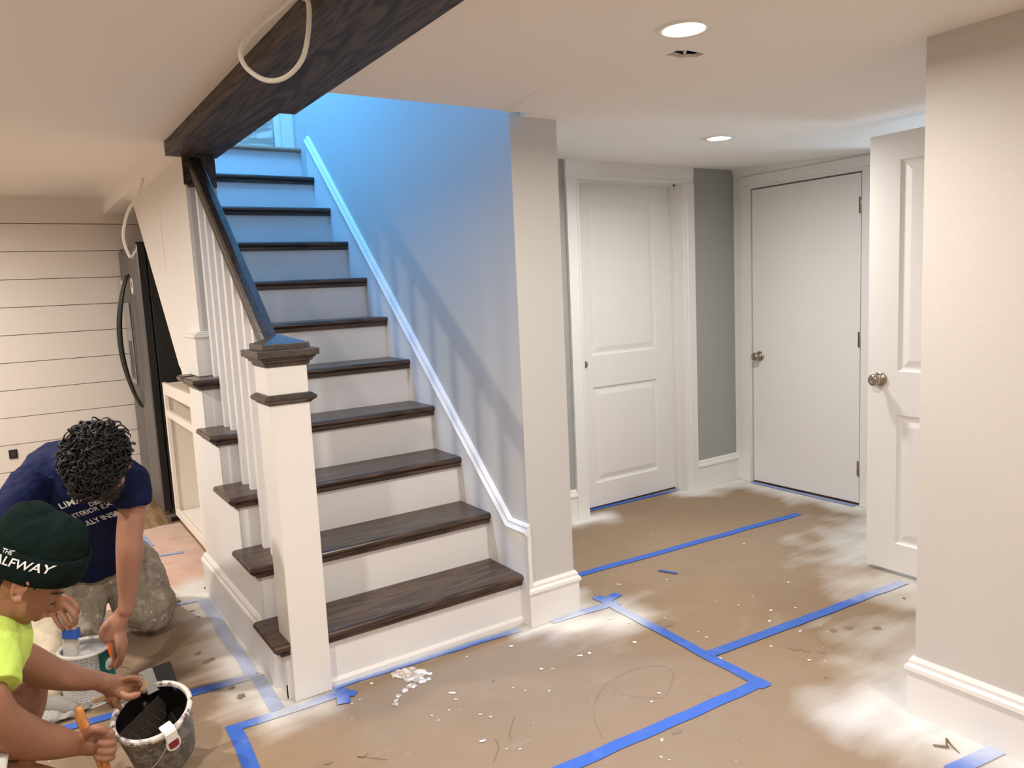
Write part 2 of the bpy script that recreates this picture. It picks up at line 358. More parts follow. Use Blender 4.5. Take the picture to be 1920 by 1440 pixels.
strip([(-0.002, 1.195), (-0.012, 0.29)], 0.05, 'long dusted blue tape strip parallel to the side baseboard', off=-0.30)
strip([(1.42, -1.535), (1.62, -1.565)], TW, 'pale blue tape end at the bottom right corner by the near baseboard', off=-0.25)
strip([(-0.105, 2.62), (-0.085, 2.25)], 0.06, 'faint blue tape patch on the pink paper edge', 0.0020, off=0.45)
strip([(-0.1, 2.04), (0.06, 2.0)], 0.03, 'faint blue tape line across the pink paper', 0.0022, off=0.5)
sc_ = strip([(1.870, 0.078), (1.912, -0.009)], 0.016, 'torn dark blue tape scrap lying alone on the hall paper', 0.003, name='tape_scrap')

# ------------------------------------------------------------------ shell
def wall(name, a, b, m, label):
    return struct(boxobj(name, a, b, m), label, 'wall')
# shiplap wall
bm = bmesh.new(); z = 0.0
ext = 0.1845; top0 = 1.978 + 3 * ext
lines = [1.978 - k * ext for k in range(0, 11)]
edges = [2.40] + lines + [-0.02]
for a, b in zip(edges, edges[1:]): box(bm, (-3.1, 3.60, b + 0.0022), (0.9, 3.625, a - 0.0022))
w = meshobj('wall_back', bm, SHIP); struct(w, 'cream shiplap wall of wide horizontal boards behind the fridge', 'wall')
bk = boxobj('wall_backing', (-3.1, 3.626, 0), (1.05, 3.72, 2.5), DARKGAP); struct(bk, 'dark backing behind the shiplap boards', 'wall')
wall('wall_left', (-3.2, -4.6, 0), (-3.1, 3.72, 2.3), GREYD, 'greige wall on the far left side of the room')
wall('wall_rear', (-3.1, -4.6, 0), (1.66, -4.5, 2.3), GREYD, 'greige wall behind the viewer')
wall('wall_stairs', (SW, -0.03, 0), (1.272, 3.72, 5.0), GREY, 'grey wall running up the right side of the stairs with a square end')
# hall
bm = bmesh.new()
box(bm, (1.272, 1.0, 0), (2.19, 1.13, 2.25)); box(bm, (3.03, 1.0, 0), (3.64, 1.13, 2.25)); box(bm, (2.19, 1.0, 2.01), (3.03, 1.13, 2.25))
w = meshobj('wall_hall', bm, HALLG_SHADE); struct(w, 'grey hall wall with shade painted into its colour, around the two-panel closet door', 'wall')
wall('wall_closet', (2.0, 1.14, 0), (3.2, 1.2, 2.2), DARKGAP, 'dark closet back behind the two-panel door')
bm = bmesh.new()
box(bm, (3.522, 0.868, 0), (3.64, 1.0, 2.25)); box(bm, (3.522, -0.24, 0), (3.64, 0.064, 2.25)); box(bm, (3.522, 0.064, 1.968), (3.64, 0.868, 2.25)); box(bm, (3.575, 0.06, -0.01), (3.64, 0.87, 1.98))
w = meshobj('wall_right', bm, WHITE); struct(w, 'white painted wall around the flush door', 'wall')
wall('wall_right_far', (4.4, -1.5, 0), (4.5, 1.3, 2.3), HALLG_SHADE, 'grey wall seen far right above the open door')
wall('wall_hall_end', (3.64, 1.0, 0), (4.5, 1.13, 2.3), HALLG_SHADE, 'grey wall end beyond the flush door')
wall('wall_near_right', (1.631, -4.6, 0), (1.75, -1.313, 2.2), GREYD, 'greige near right wall with a white baseboard')
wall('wall_bath', (1.75, -1.42, 0), (2.60, -1.313, 2.2), GREYD, 'greige wall returning behind the near right corner')
wall('wall_bath_end', (3.55, -1.5, 0), (4.5, -1.4, 2.3), HALLG_SHADE, 'grey wall right of the open doorway')
wall('wall_bath_head', (2.60, -1.42, 2.0), (3.55, -1.313, 2.3), GREYD, 'greige header above the open doorway')
# sloping strip between ceiling and right wall
bm = bmesh.new(); prism(bm, [(3.50, 2.20), (3.50, 2.125), (3.5215, 2.05), (3.5215, 2.2)], 'y', -0.24, 0.999)
c = meshobj('trim_1', bm, WHITE); struct(c, 'narrow sloping strip where ceiling meets the right wall', 'trim')
# upstairs stairwell box
wall('wall_stairs_left', (0.085, 2.36, 2.157), (0.215, 3.7, 5.0), GREY, 'upper left stairwell wall')
bm = bmesh.new()
box(bm, (-0.9, 2.46, 2.35), (0.40, 2.56, 5.0)); box(bm, (0.995, 2.46, 2.35), (1.048, 2.56, 5.0)); box(bm, (0.40, 2.46, 4.33), (0.995, 2.56, 5.0))
w = meshobj('wall_landing', bm, GREY); struct(w, 'upstairs landing wall holding the wood door', 'wall')
wall('wall_landing_floor', (0.217, 2.47, 2.05), (1.048, 3.60, 2.30), GREY, 'unseen slab added behind the upper flight to block stray light')  # unseen slab added to stop stairwell light leaking out above the fridge
wall('wall_header', (0.215, -0.20, 2.10), (1.272, -0.10, 5.0), GREY, 'drywall above the stair opening, unseen from below')
wall('wall_stair_upper_left', (-0.95, -0.2, 2.30), (-0.85, 2.56, 5.0), GREY, 'upper hall wall left of the stairwell')
bm = bmesh.new(); box(bm, (-0.85, -0.2, 2.19), (0.02, 3.7, 2.36))
c = meshobj('ceiling_upper_floor', bm, GREY); struct(c, 'upstairs floor slab beside the stairwell', 'ceiling')
c = boxobj('ceiling_upper', (-0.95, -0.2, 4.9), (1.272, 2.56, 5.0), CEIL); struct(c, 'upstairs ceiling above the stairwell', 'ceiling')
# ceilings
bm = bmesh.new(); prism(bm, [(-4.6, 2.10), (1.0, 2.10), (3.62, 2.157), (3.62, 2.2), (-4.6, 2.2)], 'x', -3.1, 0.03)
c = meshobj('ceiling_left', bm, CEIL); struct(c, 'higher ceiling left of the dark beam', 'ceiling')
bm = bmesh.new()
HX, HY, HW, HD = 1.095, -0.897, 0.050, 0.030           # small square cut-out
for a, b, c_, d in ((0.24, HX-HW, -4.6, -0.10), (HX+HW, 4.5, -4.6, -0.10), (HX-HW, HX+HW, -4.6, HY-HD), (HX-HW, HX+HW, HY+HD, -0.10)):
    box(bm, (a, c_, 2.048), (b, d, 2.12))
prism(bm, [(-0.10, 2.048), (1.13, 2.112), (1.13, 2.2), (-0.10, 2.2)], 'x', 1.10, 4.5)
c = meshobj('ceiling_right', bm, CEIL); struct(c, 'lower ceiling over the hall with recessed lights', 'ceiling')
# ragged hole in the ceiling and the blue box inside
t = empty('electrical_box', (HX, HY, 2.06), 'dark ragged ceiling cut-out showing a blue electrical box beside the bright light', 'electrical box')
bm = bmesh.new()
box(bm, (HX-HW-.004, HY-HD-.004, 2.06), (HX-HW+.003, HY+HD+.004, 2.118)); box(bm, (HX+HW-.003, HY-HD-.004, 2.06), (HX+HW+.004, HY+HD+.004, 2.118)); box(bm, (HX-HW, HY-HD-.004, 2.06), (HX+HW, HY-HD+.003, 2.118)); box(bm, (HX-HW, HY+HD-.003, 2.06), (HX+HW, HY+HD+.004, 2.118)); box(bm, (HX-HW, HY-HD, 2.112), (HX+HW, HY+HD, 2.118))
meshobj('box_body', bm, mat('blue_box_plastic', (0.008, 0.015, 0.05), 0.5), t)
bm = bmesh.new()
for a, b in (((HX-HW-.006, HY-HD-.003), (HX-HW+.02, HY-HD+.012)), ((HX+HW+.006, HY+HD+.006), (HX+HW-.05, HY+HD-.03))):
    prism(bm, [a, (b[0], a[1]), ((a[0]*.4+b[0]*.6), (a[1]*.4+b[1]*.6)), (a[0], b[1])], 'z', 2.0465, 2.056)
tube(bm, [(HX-.01, HY-.02, 2.10), (HX, HY, 2.055), (HX+.012, HY+.02, 2.07)], 0.004, 8)
meshobj('torn_drywall_edge', bm, CEIL, t)
# drywall ramp beside the wall end
bm = bmesh.new()
vv = [bm.verts.new(p) for p in ((0.93, -0.41, 2.047), (0.99, -0.43, 2.0475), (0.998, -0.105, 2.038), (0.965, -0.105, 2.047), (0.93, -0.41, 2.05), (0.99, -0.43, 2.05), (0.998, -0.105, 2.05), (0.965, -0.105, 2.05))]
for f in ((0, 1, 2, 3), (7, 6, 5, 4), (0, 4, 5, 1), (1, 5, 6, 2), (2, 6, 7, 3), (3, 7, 4, 0)): bm.faces.new([vv[i] for i in f])
struct(meshobj('trim_2', bm, CEIL), 'slight drywall ridge on the ceiling by the wall end', 'trim')

# ------------------------------------------------------------------ lamps
LAMPG = mat('lamp_glass', (1, 1, 1), 0.5, emit=(1.0, 0.93, 0.80), es=14)
def lamp(x, y, z, label, power, r=0.058, col=None):
    t = empty('recessed_light', (x, y, z), label, 'light', 'recessed ceiling lights')
    bm = bmesh.new(); lathe(bm, [(r - .004, -0.001), (r - .002, -0.004), (r + .012, -0.004), (r + .016, 0.0), (r+.016, .002), (r-.004, .002)], (x, y, z))
    meshobj('trim_ring', bm, WHITE, t, True)
    bm = bmesh.new(); lathe(bm, [(0, -0.0015), (r - .003, -0.0015), (r - .003, 0.001), (0, .001)], (x, y, z))
    meshobj('lens', bm, LAMPG, t)
    area('lamp_light', (x, y, z - 0.008), 0.11, power, col or WARM)
lamp(0.92, -1.06, 2.048, 'large bright recessed ceiling light near the cut-out hole, top right of the beam', 13.5)
lamp(2.267, 0.01, 2.0535, 'smaller-looking bright recessed ceiling light in front of the closet door', 12, col=(1.0, 0.965, 0.92))
area('lamp_light', (0.95, -3.1, 2.04), 0.11, 17, WARM); area('lamp_light', (-0.55, -3.6, 2.09), 0.11, 15, WARM)
for x, y in LEFT_LAMPS: area('lamp_light', (x, y, 2.09 + max(0, (y-1)*0.02)), 0.11, 25, WARM)
area('bath_window_light', (4.36, -0.85, 1.5), 0.5, 16, (0.68, 0.84, 1.0), (0, math.radians(90), 0), 'RECTANGLE', 0.6)

# ------------------------------------------------------------------ base and trim profiles
def base_profile(h): # (offset outwards, z)
    return [(0, 0.0), (0.016, 0.0), (0.016, h - 0.050), (0.024, h - 0.040), (0.022, h - 0.028), (0.014, h - 0.020), (0.013, h - 0.010), (0.006, h), (0, h)]
def baseboard(name, p, q, nrm, h, label, ext0=0, ext1=0):
    """runs from p to q (xy) with outward normal nrm; ext = mitre lengths"""
    p = V((*p, 0)); q = V((*q, 0)); d = (q - p).normalized(); n = V((*nrm, 0)); bm = bmesh.new()
    A = [bm.verts.new(p + n*o - d*(o*ext0) + V((0, 0, z))) for o, z in base_profile(h)]
    B = [bm.verts.new(q + n*o + d*(o*ext1) + V((0, 0, z))) for o, z in base_profile(h)]
    k = len(A)
    bm.faces.new(A); bm.faces.new(B[::-1])
    for i in range(k): bm.faces.new((A[i], B[i], B[(i+1) % k], A[(i+1) % k]))
    o = meshobj(name, bm, WHITE); return struct(o, label, 'baseboard')
baseboard('baseboard_wall_end', (SW, -0.03), (1.272, -0.03), (0, -1), 0.185, 'tall white baseboard on the square wall end right of the stairs', 1, 1)
baseboard('baseboard_wall_end_return', (1.272, -0.03), (1.272, 1.0), (1, 0), 0.185, 'white baseboard on the hidden side of the stair wall', 1, 0)
baseboard('baseboard_hall_left', (1.272, 1.0), (2.10, 1.0), (0, -1), 0.185, 'white hall baseboard left of the closet door casing')
baseboard('baseboard_hall_right', (3.128, 1.0), (3.522, 1.0), (0, -1), 0.185, 'white hall baseboard between the two back doors')
baseboard('baseboard_near_right', (1.631, -4.5), (1.631, -1.313), (-1, 0), 0.185, 'tall white baseboard along the near right wall', 0, 1)
baseboard('baseboard_near_right_return', (1.631, -1.313), (2.50, -1.313), (0, 1), 0.185, 'white baseboard wrapping around the near right corner', 1, 0)
baseboard('baseboard_stairs_side', (WX, -0.005 + 0.14), (WX, 1.262), (-1, 0), 0.205, 'white baseboard along the outer side of the stairs', 0, 1)
baseboard('baseboard_shiplap', (-3.1, 3.60), (0.0, 3.60), (0, -1), 0.13, 'white baseboard below the shiplap wall')

# ------------------------------------------------------------------ doors
def panel_door(width, height, thick, panels, prof=0.016):
    """door slab in local x (width), y depth (front at 0, back at +thick), z; panels (x0,x1,z0,z1) recessed with raised centre"""
    bm = bmesh.new()
    xs = sorted({0, width, *[p[0] for p in panels], *[p[1] for p in panels]}); zs = sorted({0, height, *[p[2] for p in panels], *[p[3] for p in panels]})
    for side, y, sg in ((0, 0.0, 1), (1, thick, -1)):
        for i in range(len(xs)-1):
            for j in range(len(zs)-1):
                a, b, c_, d = xs[i], xs[i+1], zs[j], zs[j+1]
                isp = any(abs(a-p[0]) < 1e-6 and abs(b-p[1]) < 1e-6 and abs(c_-p[2]) < 1e-6 and abs(d-p[3]) < 1e-6 for p in panels)
                if not isp: bm.faces.new([bm.verts.new(p) for p in ((a, y, c_), (b, y, c_), (b, y, d), (a, y, d))])
                else:
                    rings = []
                    for ins, dep in ((0, 0), (0.006, 0.007), (0.014, 0.010), (0.022, 0.010), (0.050, 0.003)):
                        rings.append([bm.verts.new((xx, y + sg*dep, zz)) for xx, zz in ((a+ins, c_+ins), (b-ins, c_+ins), (b-ins, d-ins), (a+ins, d-ins))])
                    for r0, r1 in zip(rings, rings[1:]):
                        for k in range(4): bm.faces.new((r0[k], r0[(k+1) % 4], r1[(k+1) % 4], r1[k]))
                    bm.faces.new(rings[-1])
    for (x0, z0), (x1, z1) in (((0, 0), (width, 0)), ((width, 0), (width, height)), ((width, height), (0, height)), ((0, height), (0, 0))):
        bm.faces.new([bm.verts.new(p) for p in ((x0, 0, z0), (x1, 0, z1), (x1, thick, z1), (x0, thick, z0))])
    bmesh.ops.remove_doubles(bm, verts=bm.verts, dist=1e-5)
    return bm
def xform(bm, M):
    bmesh.ops.transform(bm, matrix=M, verts=bm.verts); return bm
def knob(parent, pos, nrm, name='door_knob', s=1.0):
    k = bmesh.new(); nrm = V(nrm)
    lathe(k, [(0, 0), (0.030*s, 0), (0.033*s, 0.003), (0.031*s, 0.007), (0.020*s, 0.010), (0.012*s, 0.013), (0.011*s, 0.026), (0.014*s, 0.030), (0.024*s, 0.036), (0.0275*s, 0.046), (0.0265*s, 0.056), (0.020*s, 0.064), (0.010*s, 0.0665), (0.009*s, 0.0655), (0, 0.0655)], pos, nrm, 28)
    o = meshobj(name, k, NICKEL, parent, True); o['label'] = 'satin nickel round knob with a round rose'; return o
# two-panel closet door
d1 = empty('door_1', (2.61, 1.104, 0)); struct(d1, 'white two-panel closet door at the back of the hall', 'door')
bm = panel_door(0.832, 1.990, 0.035, [(0.138, 0.678, 0.148, 0.752), (0.138, 0.678, 0.948, 1.885)])
xform(bm, Matrix.Translation((2.194, 1.092, 0.012))); meshobj('door_leaf', bm, WHITE, d1)
bm = bmesh.new(); lathe(bm, [(0, .004), (.021, .004), (.022, 0), (.026, -.003), (.030, 0), (.030, .001)], (2.272, 1.092, 0.912), V((0, -1, 0)), 24); pc = meshobj('door_pull', bm, NICKEL, d1, True)
pc['label'] = 'small round dark bore plate'
def casing(name, x0, x1, yf, top_in, top_out, label, w=0.095):
    bm = bmesh.new()
    for a, b, s in ((x0 - w, x0, 1), (x1, x1 + w, -1)):
        inner = b if s == 1 else a; outer = a if s == 1 else b; sg = -s
        pts = [(outer, yf), (outer, yf - .022), (outer - sg*0.02 if s == -1 else outer + 0.02, yf - .022)]
        prof = [(0, 0), (0, .012), (.006, .016), (.016, .016), (.019, .012), (.030, .013), (.036, .018), (w, .020), (w, 0)]
        pts = [(inner + (t if s == -1 else -t), yf - d) for t, d in prof]
        prism(bm, pts, 'z', 0, top_in)
    prof = [(0, 0), (0, .012), (.006, .016), (.016, .016), (.019, .012), (.030, .013), (.036, .018), (top_out-top_in, .020), (top_out-top_in, 0)]
    prism(bm, [(yf - d, top_in + t) for t, d in prof], 'x', x0 - w, x1 + w)
    o = meshobj(name, bm, WHITE); return struct(o, label, 'trim')
casing('trim_3', 2.190, 3.030, 1.0, 2.005, 2.115, 'white door casing around the two-panel closet door')
bm = bmesh.new(); box(bm, (2.180, 0.99, 0), (2.1915, 1.13, 2.01)); box(bm, (3.0285, 0.99, 0), (3.04, 1.13, 2.01)); box(bm, (2.18, .99, 2.004), (3.04, 1.13, 2.014)); box(bm, (3.014, 1.055, 0), (3.0285, 1.091, 2.004)); box(bm, (2.1915, 1.055, 1.992), (3.0285, 1.091, 2.004))
struct(meshobj('trim_4', bm, WHITE), 'white door jamb and stop of the closet doorway', 'trim')
# flush door
d2 = empty('door_2', (3.52, 0.46, 0)); struct(d2, 'plain flush white door on the right hall wall', 'door')
boxobj('door_leaf', (3.528, 0.080, 0.012), (3.563, 0.852, 1.957), WHITE, d2, 0.0015)
knob(d2, V((3.528, 0.797, 0.868)), (-1, 0, 0))
for z in (1.775, 1.0, 0.225):
    bm = bmesh.new(); lathe(bm, [(0, -.048), (.006, -.046), (.007, -.044), (.007, .044), (.006, .046), (0, .048)], (3.520, 0.074, z)); box(bm, (3.522, 0.066, z-.045), (3.527, 0.090, z+.045))
    h = meshobj('door_hinge', bm, NICKEL, d2, True)
bm = bmesh.new()
for a, b in (((3.508, 0.868, 0), (3.5225, 0.935, 1.984)), ((3.508, 0.0, 0), (3.5225, 0.064, 1.984)), ((3.508, 0.0, 1.985), (3.5225, 0.935, 2.046))): box(bm, a, b)
for a, b in (((3.5225, 0.864, 0), (3.57, 0.869, 1.97)), ((3.5225, 0.062, 0), (3.57, 0.066, 1.97)), ((3.5225, 0.062, 1.9665), (3.57, 0.869, 1.985))): box(bm, a, b)
struct(meshobj('trim_5', bm, WHITE, bevel=0.002), 'flat white casing around the flush door', 'trim')
# open door
d3 = empty('door_3', (2.655, -1.29, 0)); struct(d3, 'open white two-panel door jutting out from behind the near right wall', 'door')
bm = panel_door(0.76, 1.968, 0.035, [(0.140, 0.62, 0.132, 0.730), (0.140, 0.62, 0.928, 1.850)])
# local x -> world -y from free end, local y (front) faces -x
xform(bm, Matrix.Translation((2.655, -0.512, 0.017)) @ Matrix(((0, 1, 0, 0), (-1, 0, 0, 0), (0, 0, 1, 0), (0, 0, 0, 1)))); meshobj('door_leaf', bm, WHITE, d3)
knob(d3, V((2.655, -0.572, 0.905)), (-1, 0, 0)); knob(d3, V((2.690, -0.572, 0.905)), (1, 0, 0))
bm = bmesh.new(); box(bm, (2.66, -0.5125, 0.87), (2.685, -0.511, 0.94)); meshobj('latch_plate', bm, NICKEL, d3)
for z in (1.75, 1.0, 0.25):
    bm = bmesh.new(); lathe(bm, [(0, -.045), (.007, -.044), (.007, .044), (0, .045)], (2.652, -1.278, z)); meshobj('door_hinge', bm, NICKEL, d3, True)

# ------------------------------------------------------------------ staircase
st = empty('staircase', (0.5, 0.6, 0), 'white staircase with dark stained treads, newel post, balusters and handrail', 'staircase')
def tread_bm(x0, x1, y0, y1, zt, th=0.026, ret=False):
    bm = bmesh.new(); r = th/2; pts = []
    for k in range(9):
        a = PI/2 + PI * k/8; pts.append((y0 + r + r*math.cos(a), zt - r + r*math.sin(a)))
    pts += [(y1, zt - th), (y1, zt)]
    if not ret: prism(bm, pts, 'x', x0, x1); return bm
    # rounded return on the left end: stack of outlines
    rings = []
    for k in range(9):
        a = PI/2 - PI*k/8; ins = r - r*math.cos(a); zz = zt - r + r*math.sin(a)
        rings.append([bm.verts.new(p) for p in ((x0+ins, y0+ins, zz), (x1, y0+ins, zz), (x1, y1, zz), (x0+ins, y1, zz))])
    for a, b in zip(rings, rings[1:]):
        for i in range(4): bm.faces.new((a[i], a[(i+1) % 4], b[(i+1) % 4], b[i]))
    bm.faces.new(rings[0]); bm.faces.new(rings[-1][::-1]); return bm
for k in range(1, 12):
    zt = k*RISE; y0 = (k-1)*RUN; left = k <= 5
    if k < 11:
        if k <= 4: bm = tread_bm(0.0, SW, y0, y0+RUN+0.030, zt, ret=True)
        elif k == 5:
            bm = tread_bm(0.0, SW, y0, y0+RUN+0.030, zt, ret=True)
            b2 = tread_bm(0.0, 0.10, y0+0.2, 1.31, zt, ret=True); b2.verts.ensure_lookup_table()
            me_ = bpy.data.meshes.new('tmp'); b2.to_mesh(me_); b2.free(); bm.from_mesh(me_); bpy.data.meshes.remove(me_)
        else: bm = tread_bm(0.216, SW, y0, y0+RUN+0.030, zt)
        t = meshobj('tread', bm, TREAD, st, False); t.data.shade_smooth() if hasattr(t.data, 'shade_smooth') else None
        for p_ in t.data.polygons: p_.use_smooth = False
        b_ = t.modifiers.new('b', 'BEVEL'); b_.width = 0.001; b_.limit_method = 'ANGLE'
        t['label'] = 'dark walnut stained tread'
        cm = bmesh.new(); zc = zt - 0.026
        x0 = 0.012 if left else 0.216
        box(cm, (x0 + (0.014 if left else 0), y0+0.012, zc - 0.020), (SW, y0+0.032, zc))
        if left: box(cm, (x0, y0+0.012, zc - 0.008), (WX+.005, y0+RUN - 0.01 + (0.06 if k == 5 else 0), zc)); box(cm, (x0+.014, y0+0.016, zc - 0.020), (WX+.005, y0+RUN-0.01 + (0.06 if k == 5 else 0), zc-.007))
        c_ = meshobj('cove_moulding', cm, TREAD, t, bevel=0.003)
    else:
        t = meshobj('tread', tread_bm(0.216, SW, y0, 2.46, zt), mat('threshold_wood', (0.34, 0.22, 0.14), 0.45, bump=0.1), st); t['label'] = 'greyish brown top nosing at the landing door'
    rb = bmesh.new(); box(rb, (WX if left else 0.216, y0+0.030, (k-1)*RISE), (SW, y0+0.048, zt-0.02))
    if k == 1: pass
    meshobj('riser', rb, RISERW, st)
rb = bmesh.new(); prism(rb, [(0.030, 0.0), (0.018, 0.0), (0.018, 0.016), (0.024, 0.024), (0.030, 0.026)], 'x', 0.19, SW); meshobj('shoe_moulding', rb, WHITE, st)
# stepped outer side panel
pts = [(0.032, 0.0)]
for k in range(1, 6): pts += [(RUN*(k-1)+0.032, k*RISE-0.024), (RUN*k+0.032 if k < 5 else 1.262, k*RISE-0.024)]
pts += [(1.262, 0.0)]
bm = bmesh.new(); prism(bm, pts, 'x', WX, WX+0.05); meshobj('side_panel', bm, RISERW, st)
# thin raised triangles shaping the treads' diagonal shadows on the side
bm = bmesh.new()
for k in range(1, 6):
    y0 = RUN*(k-1); zt = k*RISE
    prism(bm, [(y0+0.034, zt-0.045), (min(y0+RUN-0.012, 1.25), zt-0.045), (y0+0.034, zt-0.045-0.20 if k > 1 else zt-0.16)], 'x', WX-0.0035, WX+0.001)
meshobj('tread_shadow_wedge', bm, RISERW, st)
# soffit under the upper flight
bm = bmesh.new(); prism(bm, [(1.262, 0.99), (1.62, 0.99), (2.75, 2.045), (2.36, 2.045), (1.45, 1.20), (1.262, 1.03)], 'x', 0.09, SW-0.001); meshobj('stair_soffit', bm, RISERW, st)
# skirt board and cap on the right wall
sl = RISE/RUN
def sy(y): return 0.398 + (y - 0.112) * 0.9262
bm = bmesh.new(); prism(bm, [(-0.0305, 0.0), (-0.0305, 0.392), (0.112, 0.392), (2.235, sy(2.235)-0.006), (2.235, 1.9), (0.3, 0.0)], 'x', SW-0.013, SW-0.0005); sk = meshobj('skirt_board', bm, RISERW, st)
bm = bmesh.new()
prof = [(0, 0), (0.013, 0.0), (0.026, 0.010), (0.028, 0.018), (0.020, 0.027), (0.016, 0.034), (0.018, 0.041), (0.012, 0.048), (0, 0.050)]   # (out, up)
path = [(-0.046, 0.388), (0.105, 0.388), (2.235, sy(2.235)-0.012)]
rows = []
for i, (y, z) in enumerate(path):
    a = V((0, 1)) if i == 0 else V((path[i][0]-path[i-1][0], path[i][1]-path[i-1][1])).normalized()
    b = V((path[i+1][0]-path[i][0], path[i+1][1]-path[i][1])).normalized() if i < 2 else a
    if i == 0: a = b
    na = V((-a.y, a.x)); nb = V((-b.y, b.x)); n = (na+nb).normalized(); s_ = 1 / max(0.3, n.dot(na))
    rows.append([bm.verts.new((SW - o - 0.0005, y + n.x*u*s_, z + n.y*u*s_)) for o, u in prof])
for r0, r1 in zip(rows, rows[1:]):
    for i in range(len(prof)): j = (i+1) % len(prof); bm.faces.new((r0[i], r1[i], r1[j], r0[j]))
bm.faces.new(rows[0]); bm.faces.new(rows[-1][::-1])
meshobj('skirt_cap', bm, WHITE, sk)
bm = bmesh.new(); box(bm, (SW-0.014, -0.044, 0.0), (SW+0.004, -0.029, 0.392)); meshobj('skirt_end', bm, WHITE, sk, bevel=0.002)
# left enclosure wall above the open stairs
bm = bmesh.new(); prism(bm, [(1.115, 1.066), (1.60, 1.066), (1.70, 1.075), (2.72, 2.046), (1.115, 2.046)], 'x', 0.085, 0.215)
w = meshobj('wall_stair_enclosure', bm, mat('enclosure_paint', (0.76, 0.735, 0.69), 0.7, bump=0.05, bscale=60)); struct(w, 'cream wall with a slanted lower edge enclosing the upper stairs', 'wall')
bm = bmesh.new(); box(bm, (0.10, 1.1135, 1.25), (0.2155, 1.1155, 2.046)); w2 = meshobj('wall_stair_enclosure_end', bm, GREY); struct(w2, 'grey painted end of the enclosure wall below the dark block', 'wall')
bm = bmesh.new()
bm_pts = [(0.057, 0.2162)]
box(bm, (0.056, 1.094, 1.066), (0.2165, 1.32, 1.240))
for ins, z0, z1 in ((-.006, 1.240, 1.252), (.002, 1.252, 1.260), (.012, 1.260, 1.268)): box(bm, (0.056+ins, 1.094+ins, z0), (0.2165, 1.32, z1))
struct(meshobj('baseboard_post', bm, WHITE, bevel=0.003), 'white base block of the enclosure wall standing on the fifth tread', 'baseboard')
bm = bmesh.new(); box(bm, (0.019, 1.15, 2.045), (0.085, 3.60, 2.16)); box(bm, (0.085, 1.15, 2.047), (0.2165, 3.60, 2.16))
struct(meshobj('trim_6', bm, CEIL, bevel=0.001), 'boxed soffit above the enclosure wall', 'trim')
# newel post
nw = empty('newel_anchor', (0.1255, 0.07, 0)); bpy.data.objects.remove(nw)
NX0, NX1, NY0, NY1 = 0.058, 0.193, -0.004, 0.133
bm = bmesh.new(); box(bm, (NX0, NY0, 0), (NX1, NY1, 1.19)); nwl = meshobj('newel_post', bm, WHITE, st, bevel=0.003); nwl['label'] = 'square white newel post'
def frust(bm, steps):
    """steps: (inset from post face (negative = out), z)"""
    rings = [[bm.verts.new(p) for p in ((NX0+i, NY0+i, z), (NX1-i, NY0+i, z), (NX1-i, NY1-i, z), (NX0+i, NY1-i, z))] for i, z in steps]
    for a, b in zip(rings, rings[1:]):
        for k in range(4): bm.faces.new((a[k], a[(k+1) % 4], b[(k+1) % 4], b[k]))
    bm.faces.new(rings[0]); bm.faces.new(rings[-1])
bm = bmesh.new(); frust(bm, [(-.002, 1.172), (-.008, 1.176), (-.010, 1.186), (-.018, 1.190), (-.018, 1.196), (-.026, 1.200), (-.026, 1.204), (-.024, 1.206)])
frust(bm, [(-.036, 1.206), (-.036, 1.229)]); frust(bm, [(-.012, 1.229), (-.012, 1.2485), (0.0, 1.252), (.060, 1.276)])
cp = meshobj('post_cap', bm, RAILW, nwl, bevel=0.0015); cp['label'] = 'dark stained pyramid post cap'
bm = bmesh.new(); frust(bm, [(0.001, 1.044), (-.006, 1.046), (-.008, 1.050), (-.020, 1.058), (-.022, 1.068), (-.008, 1.078), (0.001, 1.080)])
meshobj('post_band', bm, RAILW, nwl, bevel=0.001)['label'] = 'dark stained band moulding'
# handrail
bm = bmesh.new(); prof = [(-.026, 0), (-.026, .012), (-.020, .018), (-.030, .030), (-.030, .048), (-.022, .057), (0, .061), (.022, .057), (.030, .048), (.030, .030), (.020, .018), (.026, .012), (.026, 0)]
sl2 = 0.83; za = 1.262 - 0.061/math.cos(math.atan(sl2)) ; rows = []
for y in (0.120, 1.098):
    zb = za + sl2*(y-0.165); rows.append([bm.verts.new((0.1285+a, y, zb + b/math.cos(math.atan(sl2)))) for a, b in prof])
for i in range(len(prof)): j = (i+1) % len(prof); bm.faces.new((rows[0][i], rows[1][i], rows[1][j], rows[0][j]))
bm.faces.new(rows[0]); bm.faces.new(rows[1][::-1]); meshobj('handrail', bm, RAILW, st)['label'] = 'dark stained handrail'
bm = bmesh.new(); box(bm, (0.092, 1.096, 1.905), (0.2145, 1.1145, 2.0435)); box(bm, (0.078, 1.104, 1.915), (0.094, 1.1145, 2.0435)); meshobj('rail_block', bm, BEAMW, st, bevel=0.001)['label'] = 'dark wood mounting block'

# balusters
for y, k in ((0.218, 1), (0.336, 2), (0.454, 2), (0.572, 3), (0.690, 3), (0.807, 4), (0.925, 4), (1.043, 5)):
    zt = za + 0.83*(y-0.165) + 0.004
    bm = bmesh.new(); box(bm, (0.1105, y-0.016, k*RISE-0.001), (0.1425, y+0.016, zt)); meshobj('baluster', bm, WHITE, st, bevel=0.002)
